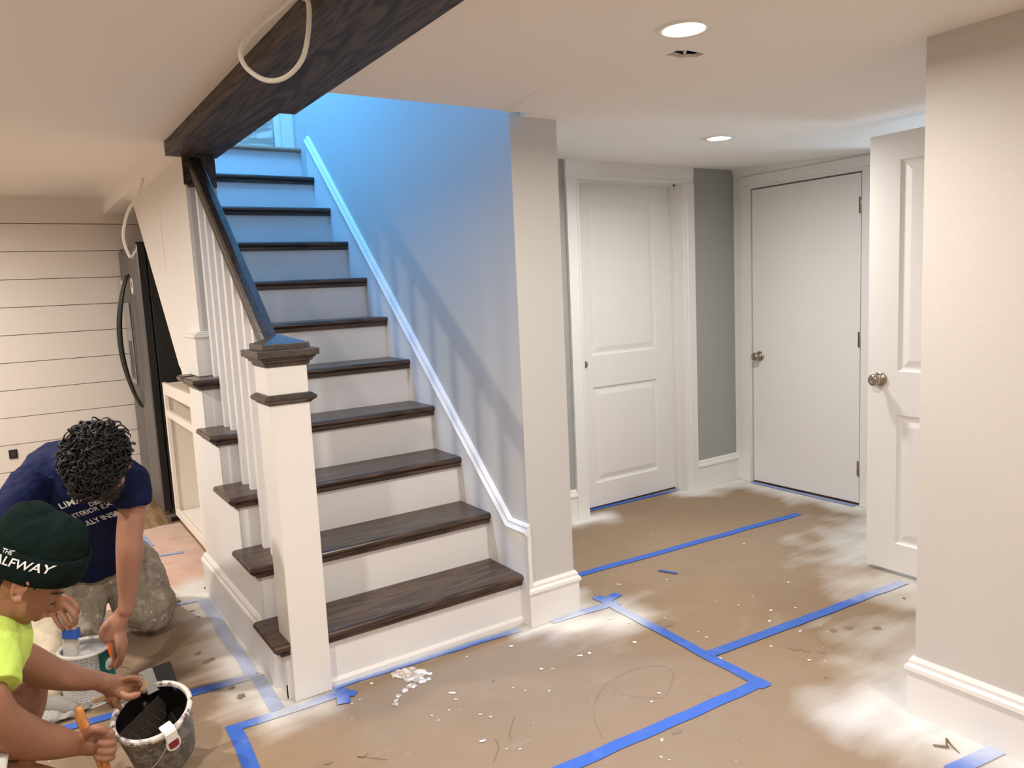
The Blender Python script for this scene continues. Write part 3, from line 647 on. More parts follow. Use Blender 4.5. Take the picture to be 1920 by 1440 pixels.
# upstairs door
d4 = empty('door_4', (0.7, 2.45, 2.343)); struct(d4, 'weathered wood door at the top of the stairs', 'door')
bm = bmesh.new(); box(bm, (0.40, 2.462, 2.352), (0.955, 2.49, 4.31)); meshobj('door_leaf', bm, RUST, d4)
bm = bmesh.new(); box(bm, (0.80, 2.452, 2.36), (0.905, 2.463, 4.31)); box(bm, (0.40, 2.452, 2.36), (0.8, 2.463, 2.40)); 
for k in range(8): prism(bm, [(0.40, 2.41+.07*k), (0.795, 2.405+.06*k), (0.795, 2.455+.06*k), (0.40, 2.465+.07*k)], 'y', 2.454, 2.4625)
meshobj('door_boards', bm, RUST, d4, bevel=0.002)
bm = bmesh.new(); box(bm, (1.030, 2.45, 2.346), (1.0479, 2.461, 4.4)); box(bm, (0.912, 2.44, 2.346), (0.930, 2.462, 4.4)); box(bm, (0.928, 2.434, 2.346), (0.950, 2.462, 4.4)); box(bm, (0.950, 2.440, 2.346), (1.034, 2.462, 4.4)); struct(meshobj('trim_7', bm, WHITE, bevel=0.003), 'white casing beside the upstairs door', 'trim')

# ------------------------------------------------------------------ beam
bm = bmesh.new(); box(bm, (0.020, -0.20+0.40, 2.040), (0.236, 1.150, 2.11)); box(bm, (0.020, -4.4, 2.040), (0.292, 0.20, 2.11))
tag(meshobj('ceiling_beam', bm, BEAMW, bevel=0.002), 'dark stained wooden beam running overhead from the enclosure wall', 'beam')

# ------------------------------------------------------------------ cables
def curve_tube(name, pts, r, m, label, cat, n=8):
    bm = bmesh.new(); tube(bm, pts, r, 10, n); return tag(meshobj(name, bm, m, smooth=True), label, cat)
curve_tube('cable_loop', [P(536, -40, 1.72), P(562, -8, 1.73), (P(578, 5, 1.68)), P(578, 60, 1.66), P(566, 112, 1.66), P(535, 145, 1.66), P(498, 150, 1.67), P(463, 128, 1.68), P(451, 100, 1.69), P(462, 74, 1.71), P(490, 45, 1.74), P(530, 12, 1.76), P(575, -26, 1.74)], 0.0054, CABLE, 'white electrical cable hanging in a loop in front of the dark beam', 'cable')
c2 = [P(265, 306, 3.93), P(267, 325, 3.93), P(266, 345, 3.93), P(258, 368, 3.93), P(242, 392, 3.93), P(234, 418, 3.93), P(231, 440, 3.93), P(235, 462, 3.93), P(243, 481, 3.93)]
cb = curve_tube('ceiling_cable', c2, 0.0072, CABLE, 'thin white cable dangling from the ceiling in front of the black fridge', 'cable')
bm = bmesh.new(); e0 = P(243, 481, 3.93)
for k in range(4): tube(bm, [e0, e0 + V((0.010 + k*.006, -0.01, -0.01 + k*.01)), e0 + V((0.012 + k*.008, -.01, 0.012 + k*0.012))], 0.0015, 6, 3)
meshobj('bare_wire_ends', bm, mat('bare_wire', (.8, .76, .7), .4, .3), cb)

# ------------------------------------------------------------------ fridge
fx, fy0, fy1, fz0, fz1 = 0.075, 2.72, 3.56, 0.045, 1.775
fr = empty('refrigerator', (fx+0.35, 3.14, 0), 'tall black side-by-side refrigerator under the stairs', 'refrigerator')
boxobj('cabinet_body', (fx+0.062, fy0, fz0), (fx+0.78, fy1, fz1-0.008), FRSIDE, fr, 0.004)
for a, b in ((fy0, 3.155), (3.161, fy1)):
    bm = bmesh.new(); r = 0.018
    prism(bm, [(fx+.055, a), (fx+.055, b), (fx+.012, b), (fx+.003, b-r*.5), (fx-.004, (a+b)/2), (fx+.003, a+r*.5), (fx+.012, a)], 'z', fz0+0.03, fz1)
    me = meshobj('door', bm, [STEEL, BLACKP], fr, bevel=0.002)
    for p_ in me.data.polygons:
        if abs(p_.normal.y) > 0.9 or abs(p_.normal.z) > .9: p_.material_index = 1
    s = meshobj('sticker', (lambda b3: (lathe(b3, [(0, .0015), (.054, .0015), (.054, -.004), (0, -.004)], (fx-.0028, b-.07 if a > 3 else a+.28, 1.525), V((-1, 0, 0)), 28), b3)[1])(bmesh.new()), STICK, me)
    s.scale = (1, 1, 1); s['label'] = 'round white sticker with a green leaf'
    b3 = bmesh.new(); yy = b-.07 if a > 3 else a+.28
    lathe(b3, [(0, .0022), (.02, .0022), (.02, .001)], (fx-.0028, yy, 1.535), V((-1, 0, 0)), 12); meshobj('sticker_leaf', b3, STICKG, me)
for y, ln in ((3.115, 0), (3.205, 0)):
    bm = bmesh.new(); pts = []; rad = []
    for k in range(13):
        t = k/12; z = 0.72 + (1.60-0.72)*t; pts.append((fx - 0.004 - 0.085*math.sin(PI*t)**0.8, y, z)); rad.append(0.008 + 0.008*math.sin(PI*t))
    tube(bm, pts, rad, 12, 2, flat=(V((1, 0, 0)), 0.8)); meshobj('door_handle', bm, BLACKP, fr, True)['label'] = 'bowed glossy black handle'
bm = bmesh.new(); box(bm, (fx-.007, 3.23, 0.86), (fx, 3.46, 1.42)); meshobj('dispenser_panel', bm, mat('dispenser_grey', (.42, .42, .42), .25, .6), fr, bevel=.003)
bm = bmesh.new(); box(bm, (fx-.0085, 3.27, 0.90), (fx-.006, 3.42, 1.16)); meshobj('dispenser_recess', bm, BLACKP, fr)
for y in (fy0+.03, fy1-.09): boxobj('hinge_cover', (fx+0.01, y, fz1), (fx+.09, y+.055, fz1+.016), BLACKP, fr, 0.004)
boxobj('kick_grille', (fx+0.05, fy0+.01, 0.0), (fx+.70, fy1-.01, 0.05), BLACKP, fr)
bm = bmesh.new(); box(bm, (fx+.015, fy0+0.0, 0.028), (fx+.075, fy0+.03, 0.052)); tube(bm, [(fx+.04, fy0+.015, 0.03), (fx+.04, fy0+.015, -0.002)], .012, 10, 2); meshobj('levelling_foot', bm, mat('foot_metal', (.25, .25, .27), .35, .8), fr)

# ------------------------------------------------------------------ cabinet
CX, c0, c1 = 0.112, 1.32, 2.475
cz0, cz1 = 0.105, 0.930
cb = empty('base_cabinet', (0.4, 1.9, 0), 'white open-front base cabinet without doors under the stairs', 'cabinet')
bm = bmesh.new(); T = 0.018
box(bm, (CX+.019, c0, cz0), (0.66, c0+T, cz1-.006)); box(bm, (CX+.019, c1-T, cz0), (0.66, c1, cz1-.006)); box(bm, (0.655, c0, cz0), (0.665, c1, cz1-.006)); box(bm, (CX+.019, c0, cz0+.01), (0.66, c1, cz0+.028)); box(bm, (CX+.019, 1.64, cz0), (0.66, 1.64+T, cz1-.006))
meshobj('carcass', bm, CAB, cb)
bm = bmesh.new()
box(bm, (CX+.019, c0+T, cz1-.030), (CX+.12, c1-T, cz1-.012)); box(bm, (0.56, c0+T, cz1-.030), (0.655, c1-T, cz1-.012)); box(bm, (CX+.12, 2.1, cz1-.030), (0.56, 2.2, cz1-.012))
meshobj('top_rails', bm, CABIN, cb)
bm = bmesh.new(); F0, F1 = CX, CX+.019
for a, b in ((c0, c0+.045), (1.615, 1.675), (c1-.05, c1)): box(bm, (F0, a, cz0), (F1, b, cz1))
e = .0006
for z0, z1 in ((cz0, cz0+.042), (cz1-.070, cz1), (0.725, 0.765)): box(bm, (F0+e, c0+.03, z0+e), (F1-e, c1-.03, z1-e))
for z0, z1 in ((0.51, 0.545), (0.30, 0.335)): box(bm, (F0+e, c0+.03, z0), (F1-e, 1.63, z1))
meshobj('face_frame', bm, CAB, cb, bevel=0.0)
boxobj('toe_kick', (CX+0.07, c0+.01, 0), (CX+.085, c1-.01, cz0+.004), mat('toe_kick_brown', (.22, .17, .13), .7), cb)
boxobj('wall_under_stairs', (0.90, 1.3, 0), (0.92, 3.60, 1.0), GREY)['kind'] = 'structure'

# outlet on the shiplap wall
t = empty('wall_outlet', (-0.69, 3.595, 0.43), 'small black outlet box on the shiplap wall behind the man in navy', 'outlet')
boxobj('cover', (-0.715, 3.590, 0.41), (-0.665, 3.603, 0.47), BLACKP, t, 0.002)
boxobj('socket', (-0.705, 3.586, 0.42), (-0.675, 3.592, 0.46), mat('socket_grey', (.03, .03, .03), .4), t, 0.001)

# ------------------------------------------------------------------ marks and debris lying on the paper
PAINTW = mat('dried_white_paint', (0.80, 0.79, 0.76), 0.55, bump=0.3, bscale=60)
def blob(bm, x, y, r, z=0.0012, h=0.0012, st_=1.0, ang=0.0, k=11):
    n = []; ca, sa = math.cos(ang), math.sin(ang)
    for i in range(k):
        a = 2*PI*i/k; rr = r * random.uniform(0.6, 1.15); px, py = rr*math.cos(a)*st_, rr*math.sin(a)/st_
        n.append((x + px*ca - py*sa, y + px*sa + py*ca))
    lo = [bm.verts.new((p[0], p[1], z)) for p in n]; top = bm.verts.new((x, y, z+h))
    for i in range(k): bm.faces.new((lo[i], lo[(i+1) % k], top))
bm = bmesh.new()
for px, py, r, s_ in [(0.02, 0.0, .016, 1.2)]: pass
cl = [(0.430, -0.045, .038), (0.475, -0.060, .040), (0.500, -0.095, .030), (0.455, -0.100, .042), (0.470, -0.135, .028), (0.430, -0.155, .022), (0.395, -0.172, .016), (0.365, -0.190, .013), (0.342, -0.212, .011), (0.330, -0.232, .014), (0.52, -0.12, .012), (0.50, -0.150, .012)]
for x, y, r in cl: blob(bm, x, y, r, 0.0009, 0.0006, 1.1, random.random()*3, 15)
SMEAR = spotted('thin_white_smear', (0.47, 0.38, 0.30), (0.78, 0.76, 0.73), 0.6, 30, 0.47, 0.06)
tag(meshobj('paint_smear', bm, SMEAR), 'dried white paint smear on the paper in front of the stairs', 'paint smear')
bm = bmesh.new()
from mathutils import geometry
spots = [(697, 1282, 5), (848, 1300, 7), (905, 1390, 7), (855, 1312, 4), (1088, 1230, 7), (1105, 1225, 5), (958, 1212, 6), (1190, 1205, 6), (1236, 1300, 4), (1222, 1316, 4), (1340, 1326, 4), (1030, 1296, 3), (962, 1290, 3), (985, 1295, 3), (875, 1232, 3), (1015, 1255, 5), (1445, 1145, 5), (1442, 1165, 5), (1478, 1092, 4), (1500, 1184, 4), (1518, 1238, 5), (1446, 1212, 4), (1385, 1135, 3), (1310, 1185, 3), (1325, 1195, 4), (1350, 1235, 5), (900, 1340, 4), (920, 1345, 4), (842, 1332, 3), (810, 1342, 3), (675, 1312, 3), (1492, 1140, 3), (1395, 1020, 3), (1068, 998, 3), (1224, 1005, 2), (1250, 1087, 3), (1160, 1096, 4), (950, 1405, 3), (975, 1405, 3), (1240, 1420, 4), (1255, 1425, 3), (1180, 1168, 4), (1145, 1160, 5)]
def onfloor(px, py, z=0.0):
    d = CF + CR*((px-960)/FPX) - CU*((py-720)/FPX); t = (z - CAM.z)/d.z; return CAM + d*t
for px, py, r in spots:
    p = onfloor(px, py); dd = (p-CAM).dot(CF); blob(bm, p.x, p.y, r*dd/FPX*0.8, 0.0016, 0.0010, random.uniform(.9, 1.5), random.random()*3, 8)
for i in range(22):
    p = onfloor(random.uniform(640, 1650), random.uniform(1020, 1430)); blob(bm, p.x, p.y, random.uniform(.0015, .003), 0.0016, 0.001, 1.2, random.random()*3, 6)
tag(meshobj('paint_flecks', bm, PAINTW), 'scattered small white paint drips and flecks over the brown paper', 'paint flecks', kind='stuff')
bm = bmesh.new()
for px, py, r in [(600, 1438, 14), (612, 1430, 9), (1268, 1370, 14), (1212, 1371, 7), (1492, 1212, 18), (1512, 1217, 12), (1540, 1222, 9), (1562, 1182, 8), (1592, 1177, 9), (1644, 1178, 9), (1548, 1270, 5), (435, 1290, 8), (452, 1306, 9), (390, 1240, 12), (372, 1225, 8), (373, 1157, 4), (360, 1146, 5), (273, 1266, 5), (360, 1335, 9), (1695, 1122, 4), (408, 1175, 3), (1245, 1170, 20)]:
    p = onfloor(px, py); dd = (p-CAM).dot(CF); blob(bm, p.x, p.y, r*dd/FPX, 0.0012, 0.0004, 1.15, random.random()*3, 12)
tag(meshobj('stain_spots', bm, mat('brown_stain', (0.25, 0.18, 0.125), 0.7)), 'scattered brown stain drops and shoe scuffs on the paper', 'stains', kind='stuff')
# hair-thin scratches / strings
bm = bmesh.new()
loop = [(1130, 1385), (1115, 1350), (1115, 1320), (1140, 1280), (1190, 1255), (1240, 1248), (1262, 1262), (1255, 1290), (1240, 1308), (1190, 1305), (1160, 1300)]
tube(bm, [onfloor(a, b, 0.002) for a, b in loop], 0.0003, 5, 6); tube(bm, [onfloor(a, b, 0.002) for a, b in ((690, 1412), (680, 1420), (672, 1418), (725, 1424))], 0.0007, 5, 3); tube(bm, [onfloor(a, b, 0.002) for a, b in ((965, 1342), (955, 1375), (960, 1385))], 0.0006, 5, 4); tube(bm, [onfloor(a, b, 0.002) for a, b in ((928, 1385), (935, 1400), (925, 1428))], 0.0006, 5, 4)
tag(meshobj('loose_thread', bm, mat('thread_brown', (.16, .11, .07), .8), smooth=True), 'thin dark threads curling over the paper in the foreground', 'thread', kind='stuff')
t = bmesh.new(); q = onfloor(1752, 1397, .004); q2 = onfloor(1776, 1400, .005); q3 = onfloor(1800, 1412, .004)
tube(t, [q, q2], [.004, .005], 8, 3, flat=(V((0, 0, 1)), .5)); tube(t, [q2 + V((0, 0, .0)), q2 + V((.006, .006, .020)), q2 + V((.012, -.004, .004)), q3], [.0035, .003, .003, .001], 8, 5)
tag(meshobj('twisted_scrap', t, mat('brown_scrap', (.25, .18, .11), .7), smooth=True), 'twisted brown scrap on the paper by the near right baseboard', 'scrap')
t = bmesh.new(); a = onfloor(318, 1131, .002); b = onfloor(338, 1127, .002); tube(t, [a, b], .003, 6, 2)
tag(meshobj('small_black_chip', t, BLACKP), 'tiny black chip at the corner of the pink paper', 'scrap')

# ------------------------------------------------------------------ paint can
can = V((-0.53, 0.50, 0.0)); cr_, ch = 0.088, 0.198
pc = empty('paint_can', can, 'open white and teal paint can full of white paint between the two men', 'paint can')
def can_label_mat():
    m = mat('can_label', (.66, .66, .63), .45); nt = m.node_tree; L = nt.links.new; b = nt.nodes['Principled BSDF']
    tc = [n for n in nt.nodes if n.type == 'TEX_COORD'][0]
    sx = nt.nodes.new('ShaderNodeSeparateXYZ'); L(tc.outputs['Object'], sx.inputs[0])
    br = nt.nodes.new('ShaderNodeTexBrick'); br.inputs['Scale'].default_value = 1; br.inputs['Brick Width'].default_value = 0.03; br.inputs['Row Height'].default_value = 0.006; br.inputs['Mortar Size'].default_value = 0.0016
    br.inputs['Color1'].default_value = (.20, .20, .20, 1); br.inputs['Color2'].default_value = (.38, .38, .37, 1); br.inputs['Mortar'].default_value = (.60, .60, .57, 1)
    at = nt.nodes.new('ShaderNodeMath'); at.operation = 'ARCTAN2'; L(sx.outputs['Y'], at.inputs[0]); L(sx.outputs['X'], at.inputs[1])
    mu = nt.nodes.new('ShaderNodeMath'); mu.operation = 'MULTIPLY'; mu.inputs[1].default_value = .088; L(at.outputs[0], mu.inputs[0])
    cx = nt.nodes.new('ShaderNodeCombineXYZ'); L(mu.outputs[0], cx.inputs[0]); L(sx.outputs['Z'], cx.inputs[1]); L(cx.outputs[0], br.inputs['Vector']); L(br.outputs['Color'], b.inputs['Base Color'])
    return m
bm = bmesh.new(); lathe(bm, [(0, 0.004), (cr_-.004, 0.004), (cr_-.002, 0), (cr_+.001, 0), (cr_+.001, .005), (cr_-.001, .007), (cr_-.001, ch-.012), (cr_+.0015, ch-.010), (cr_+.002, ch-.003), (cr_-.001, ch), (cr_-.008, ch-.001), (cr_-.011, ch-.006), (cr_-.010, ch-.010), (cr_-.004, ch-.012), (cr_-.004, .02), (0, .02)], (0, 0, 0), seg=48)
body = meshobj('can_body', bm, [can_label_mat(), mat('can_teal', (0.0, 0.13, 0.13), 0.35), WHITE], pc, True); body.matrix_parent_inverse = Matrix.Identity(4)
for p_ in body.data.polygons:
    c_ = p_.center; a = math.degrees(math.atan2(c_.y, c_.x))
    if c_.z > ch-.012 or c_.z < .007 or math.hypot(c_.x, c_.y) < cr_-.003: p_.material_index = 2
    elif -66 < a < 6: p_.material_index = 1
bm = bmesh.new(); lathe(bm, [(0, ch-.022), (cr_-.0045, ch-.022), (cr_-.0045, ch-.03)], (0, 0, 0), seg=40)
o = meshobj('white_paint', bm, mat('wet_white_paint', (.78, .79, .77), .2, bump=.25, bscale=30, coat=.3), pc, True); o.matrix_parent_inverse = Matrix.Identity(4)
ea = math.radians(-40); ed = V((math.cos(ea), math.sin(ea), 0))
bm = bmesh.new(); lathe(bm, [(0, .002), (.020, .002), (.022, 0), (.022, -.002)], ed*cr_ + V((0, 0, ch*.66)), ed, 24); o = meshobj('logo_ring', bm, mat('cream_ring', (.6, .58, .48), .4), pc, True); o.matrix_parent_inverse = Matrix.Identity(4)
bm = bmesh.new(); lathe(bm, [(0, .008), (.005, .008), (.009, .003), (.013, .0025), (.014, 0)], ed*cr_ + V((0, 0, ch*.66)), ed, 20)
tube(bm, [ed*(cr_+.006) + V((0, 0, ch*.66)), ed*(cr_+.028) + V((.012, .0, ch*.62)), ed*(cr_+.035) + V((.03, .03, ch*.45)), ed*(cr_+.02) + V((.035, .10, ch*.33)), V((-.01, .105, ch*.4)), -ed*(cr_+.004) + V((0, 0, ch*.66))], .0014, 6, 6)
o = meshobj('bail_handle', bm, mat('tin_metal', (.6, .6, .58), .3, .9), pc, True); o.matrix_parent_inverse = Matrix.Identity(4)
bm = bmesh.new(); prism(bm, [(0.0, -.03), (.075, -.03), (.075, .0), (0.045, .0)], 'y', -.0005, .0005)
bm.free()

# ------------------------------------------------------------------ black pail, tilted towards the viewer
tl = math.radians(20); az = math.radians(240)
pn = V((math.sin(tl)*math.cos(az), math.sin(tl)*math.sin(az), math.cos(tl)))
rimc = V((-0.408, -0.160, 0.212)); pr_, ph = 0.108, 0.180
pb = rimc - pn*ph
pl = empty('paint_pail', pb, 'black paint pail speckled with white paint tilted by the man in the yellow shirt', 'pail')
PAILM = spotted('speckled_pail', (0.10, 0.095, 0.085), (0.50, 0.49, 0.46), 0.5, 42, 0.60, 0.05, second=(0.20, .19, .17), thr2=.5)
RIMM = spotted('paint_crusted_rim', (0.62, 0.60, 0.56), (0.10, 0.07, 0.07), 0.5, 24, 0.53, 0.08, bump=.5, second=(.30, .25, .24), thr2=.55)
bm = bmesh.new(); lathe(bm, [(0, 0), (pr_*.80, 0), (pr_*.83, .008), (pr_*.97, ph-.03), (pr_*.975, ph-.012), (pr_*.92, ph-.012), (pr_*.78, .006), (0, .006)], pb, pn, 48); meshobj('pail_body', bm, PAILM, pl, True)
bm = bmesh.new(); lathe(bm, [(pr_*.915, ph-.016), (pr_*.92, ph-.003), (pr_*.95, ph), (pr_*1.02, ph-.001), (pr_*1.055, ph-.007), (pr_*1.035, ph-.018), (pr_*.985, ph-.021)], pb, pn, 48); meshobj('rim', bm, RIMM, pl, True)
INK = mat('wet_black_stain', (0.006, 0.005, 0.005), 0.12, coat=.5)
u_ = pn.cross(V((0, 1, 0))).normalized(); v_ = pn.cross(u_)
bm = bmesh.new(); lathe(bm, [(0, .05), (pr_*.80, .05), (pr_*.905, ph-.013)], pb, pn, 48); meshobj('black_stain', bm, INK, pl, True)
# slanting ridge and roller grid inside
ra = math.radians(48); 
def pin(px, py, d): return P(px, py, d)
A = pb + pn*(ph-.02); 

def onplane(px, py, c, n):
    d = CF + CR*((px-960)/FPX) - CU*((py-720)/FPX); return CAM + d*((c-CAM).dot(n)/d.dot(n))
e1 = onplane(216, 1384, rimc - pn*.016, pn); e2 = onplane(303, 1300, rimc - pn*.016, pn)
ax = (e2-e1).normalized(); mid = (e1+e2)/2
bm = bmesh.new(); q1, q2 = e1 + ax*0.012, e2 - ax*0.012; side = pn.cross(ax).normalized()
R2_ = (q2-q1).length/2; top_ = []; 
if side.dot(CR) > 0: side = -side
for k in range(17):
    a_ = PI*k/16; top_.append(mid - ax*R2_*math.cos(a_) - side*math.sin(a_)*R2_*.93 - pn*(.030*math.sin(a_)))
tv = [bm.verts.new(p) for p in top_]; bv = [bm.verts.new(p - pn*.003) for p in top_]
bm.faces.new(tv); bm.faces.new(bv[::-1])
for k in range(17): bm.faces.new((tv[k], tv[(k+1) % 17], bv[(k+1) % 17], bv[k]))
tube(bm, [q1, q2], .0022, 8, 2)
gm = meshobj('roller_grid', bm, INK, pl)
bm = bmesh.new()
for i in range(5):
    for j in range(5):
        c_ = q1.lerp(q2, .18+.16*i) - side*(.010+.013*j) - pn*(.0035+.005*j); tube(bm, [c_ - ax*.001 + side*.004, c_ - side*.004 - pn*.004], .0012, 6, 2)
meshobj('grid_ribs', bm, INK, gm)
# magnet clip / brush holder on the rim
fdir = (V((CAM.x, CAM.y, 0)) - V((rimc.x, rimc.y, 0))).normalized(); fdir = (fdir - pn*fdir.dot(pn)).normalized()
fd = (Matrix.Rotation(math.radians(18), 3, pn) @ fdir)
cpos = rimc + fd*(pr_*1.03); tg = pn.cross(fd).normalized()
bm = bmesh.new()
def obox(bm, c, ax3, half, mi=0):
    r = bmesh.ops.create_cube(bm, size=2)
    for v in r['verts']: v.co = V(c) + ax3[0]*v.co.x*half[0] + ax3[1]*v.co.y*half[1] + ax3[2]*v.co.z*half[2]
    return r
obox(bm, cpos + pn*.006 - fd*.008, (tg, fd, pn), (.017, .018, .004)); obox(bm, cpos + fd*.010 - pn*.012, (tg, fd, pn), (.017, .005, .018))
cl_ = meshobj('clip', bm, PAINTW, pl, bevel=.003); cl_['label'] = 'white plastic clip over the rim'
bm = bmesh.new(); obox(bm, cpos + fd*.011 - pn*.040, (tg, fd, pn), (.014, .004, .016)); meshobj('clip_tab', bm, mat('red_tab', (.22, .02, .03), .4), cl_, bevel=.004)
bm = bmesh.new(); tube(bm, [cpos + fd*.009 + tg*.016 - pn*.03, cpos + fd*.009 + tg*.016 - pn*.055, cpos + fd*.009 - pn*.066, cpos + fd*.009 - tg*.016 - pn*.055, cpos + fd*.009 - tg*.016 - pn*.03], .0035, 8, 4); meshobj('clip_loop', bm, PAINTW, cl_, True)
bm = bmesh.new(); tube(bm, [rimc + fd*(pr_+.006) - tg*.012 - pn*.03, rimc + fd*(pr_+.008) - tg*.035 - pn*.062, rimc + fd*(pr_-.01) - tg*.08 - pn*.10, rimc + fd*.04 - tg*.115 - pn*.10], .0018, 7, 5); meshobj('wire_bail', bm, mat('wire_steel', (.6, .58, .55), .35, .9), pl, True)

# ------------------------------------------------------------------ people
def organic(name, bm, m, parent, voxel=0.005, it=6, fac=0.5):
    o = meshobj(name, bm, m, parent, True)
    r = o.modifiers.new('fuse', 'REMESH'); r.mode = 'VOXEL'; r.voxel_size = voxel; r.use_smooth_shade = True
    s_ = o.modifiers.new('soften', 'SMOOTH'); s_.factor = fac; s_.iterations = it
    return o
def crumple(o, strength, size, depth=4):
    t = bpy.data.textures.new(o.name + '_folds', 'CLOUDS'); t.noise_scale = size; t.noise_depth = depth
    d = o.modifiers.new('folds', 'DISPLACE'); d.texture = t; d.strength = strength; d.mid_level = 0.5; d.texture_coords = 'GLOBAL'
    return o
def skin(name, col):
    m = mat(name, col, 0.5, bump=0.12, bscale=180, vary=0.10, vscale=16); b = m.node_tree.nodes['Principled BSDF']
    b.inputs['Subsurface Weight'].default_value = 0.12; b.inputs['Subsurface Radius'].default_value = (0.02, 0.008, 0.004); b.inputs['Subsurface Scale'].default_value = 0.5
    return m
SKA = skin('skin_warm_brown', (0.30, 0.140, 0.082)); SKB = skin('skin_reddish_tan', (0.34, 0.165, 0.108))
HAIRM = mat('black_hair', (0.010, 0.008, 0.007), 0.45, spec=0.35)
NAVY = spotted('navy_cotton', (0.005, 0.009, 0.044), (0.30, 0.33, 0.36), 0.8, 16, 0.735, 0.02, bump=0.10)
PANTS = spotted('paint_splattered_khaki', (0.27, 0.235, 0.185), (0.62, 0.60, 0.56), 0.7, 24, 0.60, 0.05, bump=0.25, second=(0.36, 0.33, 0.28), thr2=0.55)
CREAM = spotted('cream_khaki', (0.50, 0.43, 0.31), (0.66, 0.62, 0.54), 0.75, 18, 0.66, 0.04, bump=0.2)
HIVIS = mat('hi_vis_yellow', (0.52, 0.70, 0.12), 0.7, bump=0.15, bscale=120, vary=0.06)
BEANIE = mat('dark_green_knit', (0.006, 0.013, 0.011), 0.95, bump=0.6, bscale=260, vary=0.3, vscale=40)
for m_, v_ in ((NAVY, .15), (BEANIE, .08), (PANTS, .25)): m_.node_tree.nodes['Principled BSDF'].inputs['Specular IOR Level'].default_value = v_
def finger(bm, pts, r0, r1):
    n = len(pts); tube(bm, pts, [r0 + (r1-r0)*i/(n-1) for i in range(n)], 10, 4)
def text_on(target, string, org, right, up, size, m, name, parent, lift=0.0014, shear=0.0, extr=0.0):
    """lettering laid onto a garment: glyph outlines dropped along the page normal onto the cloth"""
    cu = bpy.data.curves.new(name, 'FONT'); cu.body = string; cu.size = 1.0; cu.shear = shear; cu.offset = extr; cu.resolution_u = 3
    t = bpy.data.objects.new(name, cu); COL.objects.link(t)
    dg = bpy.context.evaluated_depsgraph_get(); me = bpy.data.meshes.new_from_object(t.evaluated_get(dg)); bpy.data.objects.remove(t)
    bm = bmesh.new(); bm.from_mesh(me); bpy.data.meshes.remove(me)
    bmesh.ops.subdivide_edges(bm, edges=[e for e in bm.edges if e.calc_length() > 0.12], cuts=2); bmesh.ops.triangulate(bm, faces=bm.faces)
    tree = BVHTree.FromObject(target, dg); off = target.matrix_world.translation if target.parent is None else V((0, 0, 0))
    right = right.normalized(); up = (up - right*up.dot(right)).normalized(); nrm = right.cross(up)
    Mw = target.matrix_world; Mi = Mw.inverted()
    for v in bm.verts:
        w = org + right*(v.co.x*size) + up*(v.co.y*size) + nrm*0.25
        hit, n, i, d = tree.ray_cast(Mi @ w, (Mi.to_3x3() @ -nrm).normalized())
        v.co = (Mw @ hit + nrm*lift) if hit is not None else (org + right*(v.co.x*size) + up*(v.co.y*size))
    me = bpy.data.meshes.new(name); bm.to_mesh(me); bm.free(); me.materials.append(m)
    o = bpy.data.objects.new(name, me); COL.objects.link(o); o.parent = parent
    wp = V((0, 0, 0)); q = parent
    bpy.context.view_layer.update(); o.matrix_parent_inverse = parent.matrix_world.inverted()
    return o
LETTER = mat('white_print', (0.80, 0.80, 0.80), 0.7)

# ---- man in the navy shirt, kneeling behind the paint can
B = empty('person', (-0.35, 1.05, 0), 'man kneeling in navy printed t-shirt and paint-splattered khakis, dark curly hair, head bowed', 'person', 'painters')
hB = (-CF*0.90 + CU*0.43).normalized(); gB = (-CF*0.66 - CU*0.74); gB = (gB - hB*gB.dot(hB)).normalized(); sB = hB.cross(gB).normalized()
cB = P(186, 862, 2.52)
bm = bmesh.new()
ellip(bm, cB, (sB*.078, hB*.100, gB*.096)); ellip(bm, cB + gB*.040 - hB*.060, (sB*.058, hB*.068, gB*.062)); ellip(bm, cB + gB*.075 - hB*.095, (sB*.030, hB*.026, gB*.028))
tube(bm, [cB + gB*.088 + hB*.0, cB + gB*.108 - hB*.030, cB + gB*.100 - hB*.042], [.010, .014, .013], 10, 3)      # nose
for s_ in (-1, 1):
    ellip(bm, cB + sB*s_*.034 + gB*.082 + hB*.006, (sB*.022, hB*.009, gB*.010)); ellip(bm, cB + sB*s_*.080 - hB*.028 + gB*.000, (sB*.010, hB*.031, gB*.019)); ellip(bm, cB + sB*s_*.036 + gB*.080 - hB*.034, (sB*.022, hB*.024, gB*.018))
tube(bm, [cB + gB*.092 - hB*.064 - sB*.022, cB + gB*.098 - hB*.063, cB + gB*.092 - hB*.064 + sB*.022], [.006, .008, .006], 8, 3)
tube(bm, [cB - hB*.05 - gB*.02, P(176, 888, 2.68), P(168, 896, 2.80)], [.056, .056, .060], 16, 4)
tube(bm, [P(160, 900, 2.88), P(125, 955, 3.03), P(155, 1040, 3.18)], [.07, .11, .10], 16, 4)
tube(bm, [P(60, 905, 2.76), P(150, 895, 2.86), P(234, 906, 2.71)], [.045, .045, .035], 14, 4)
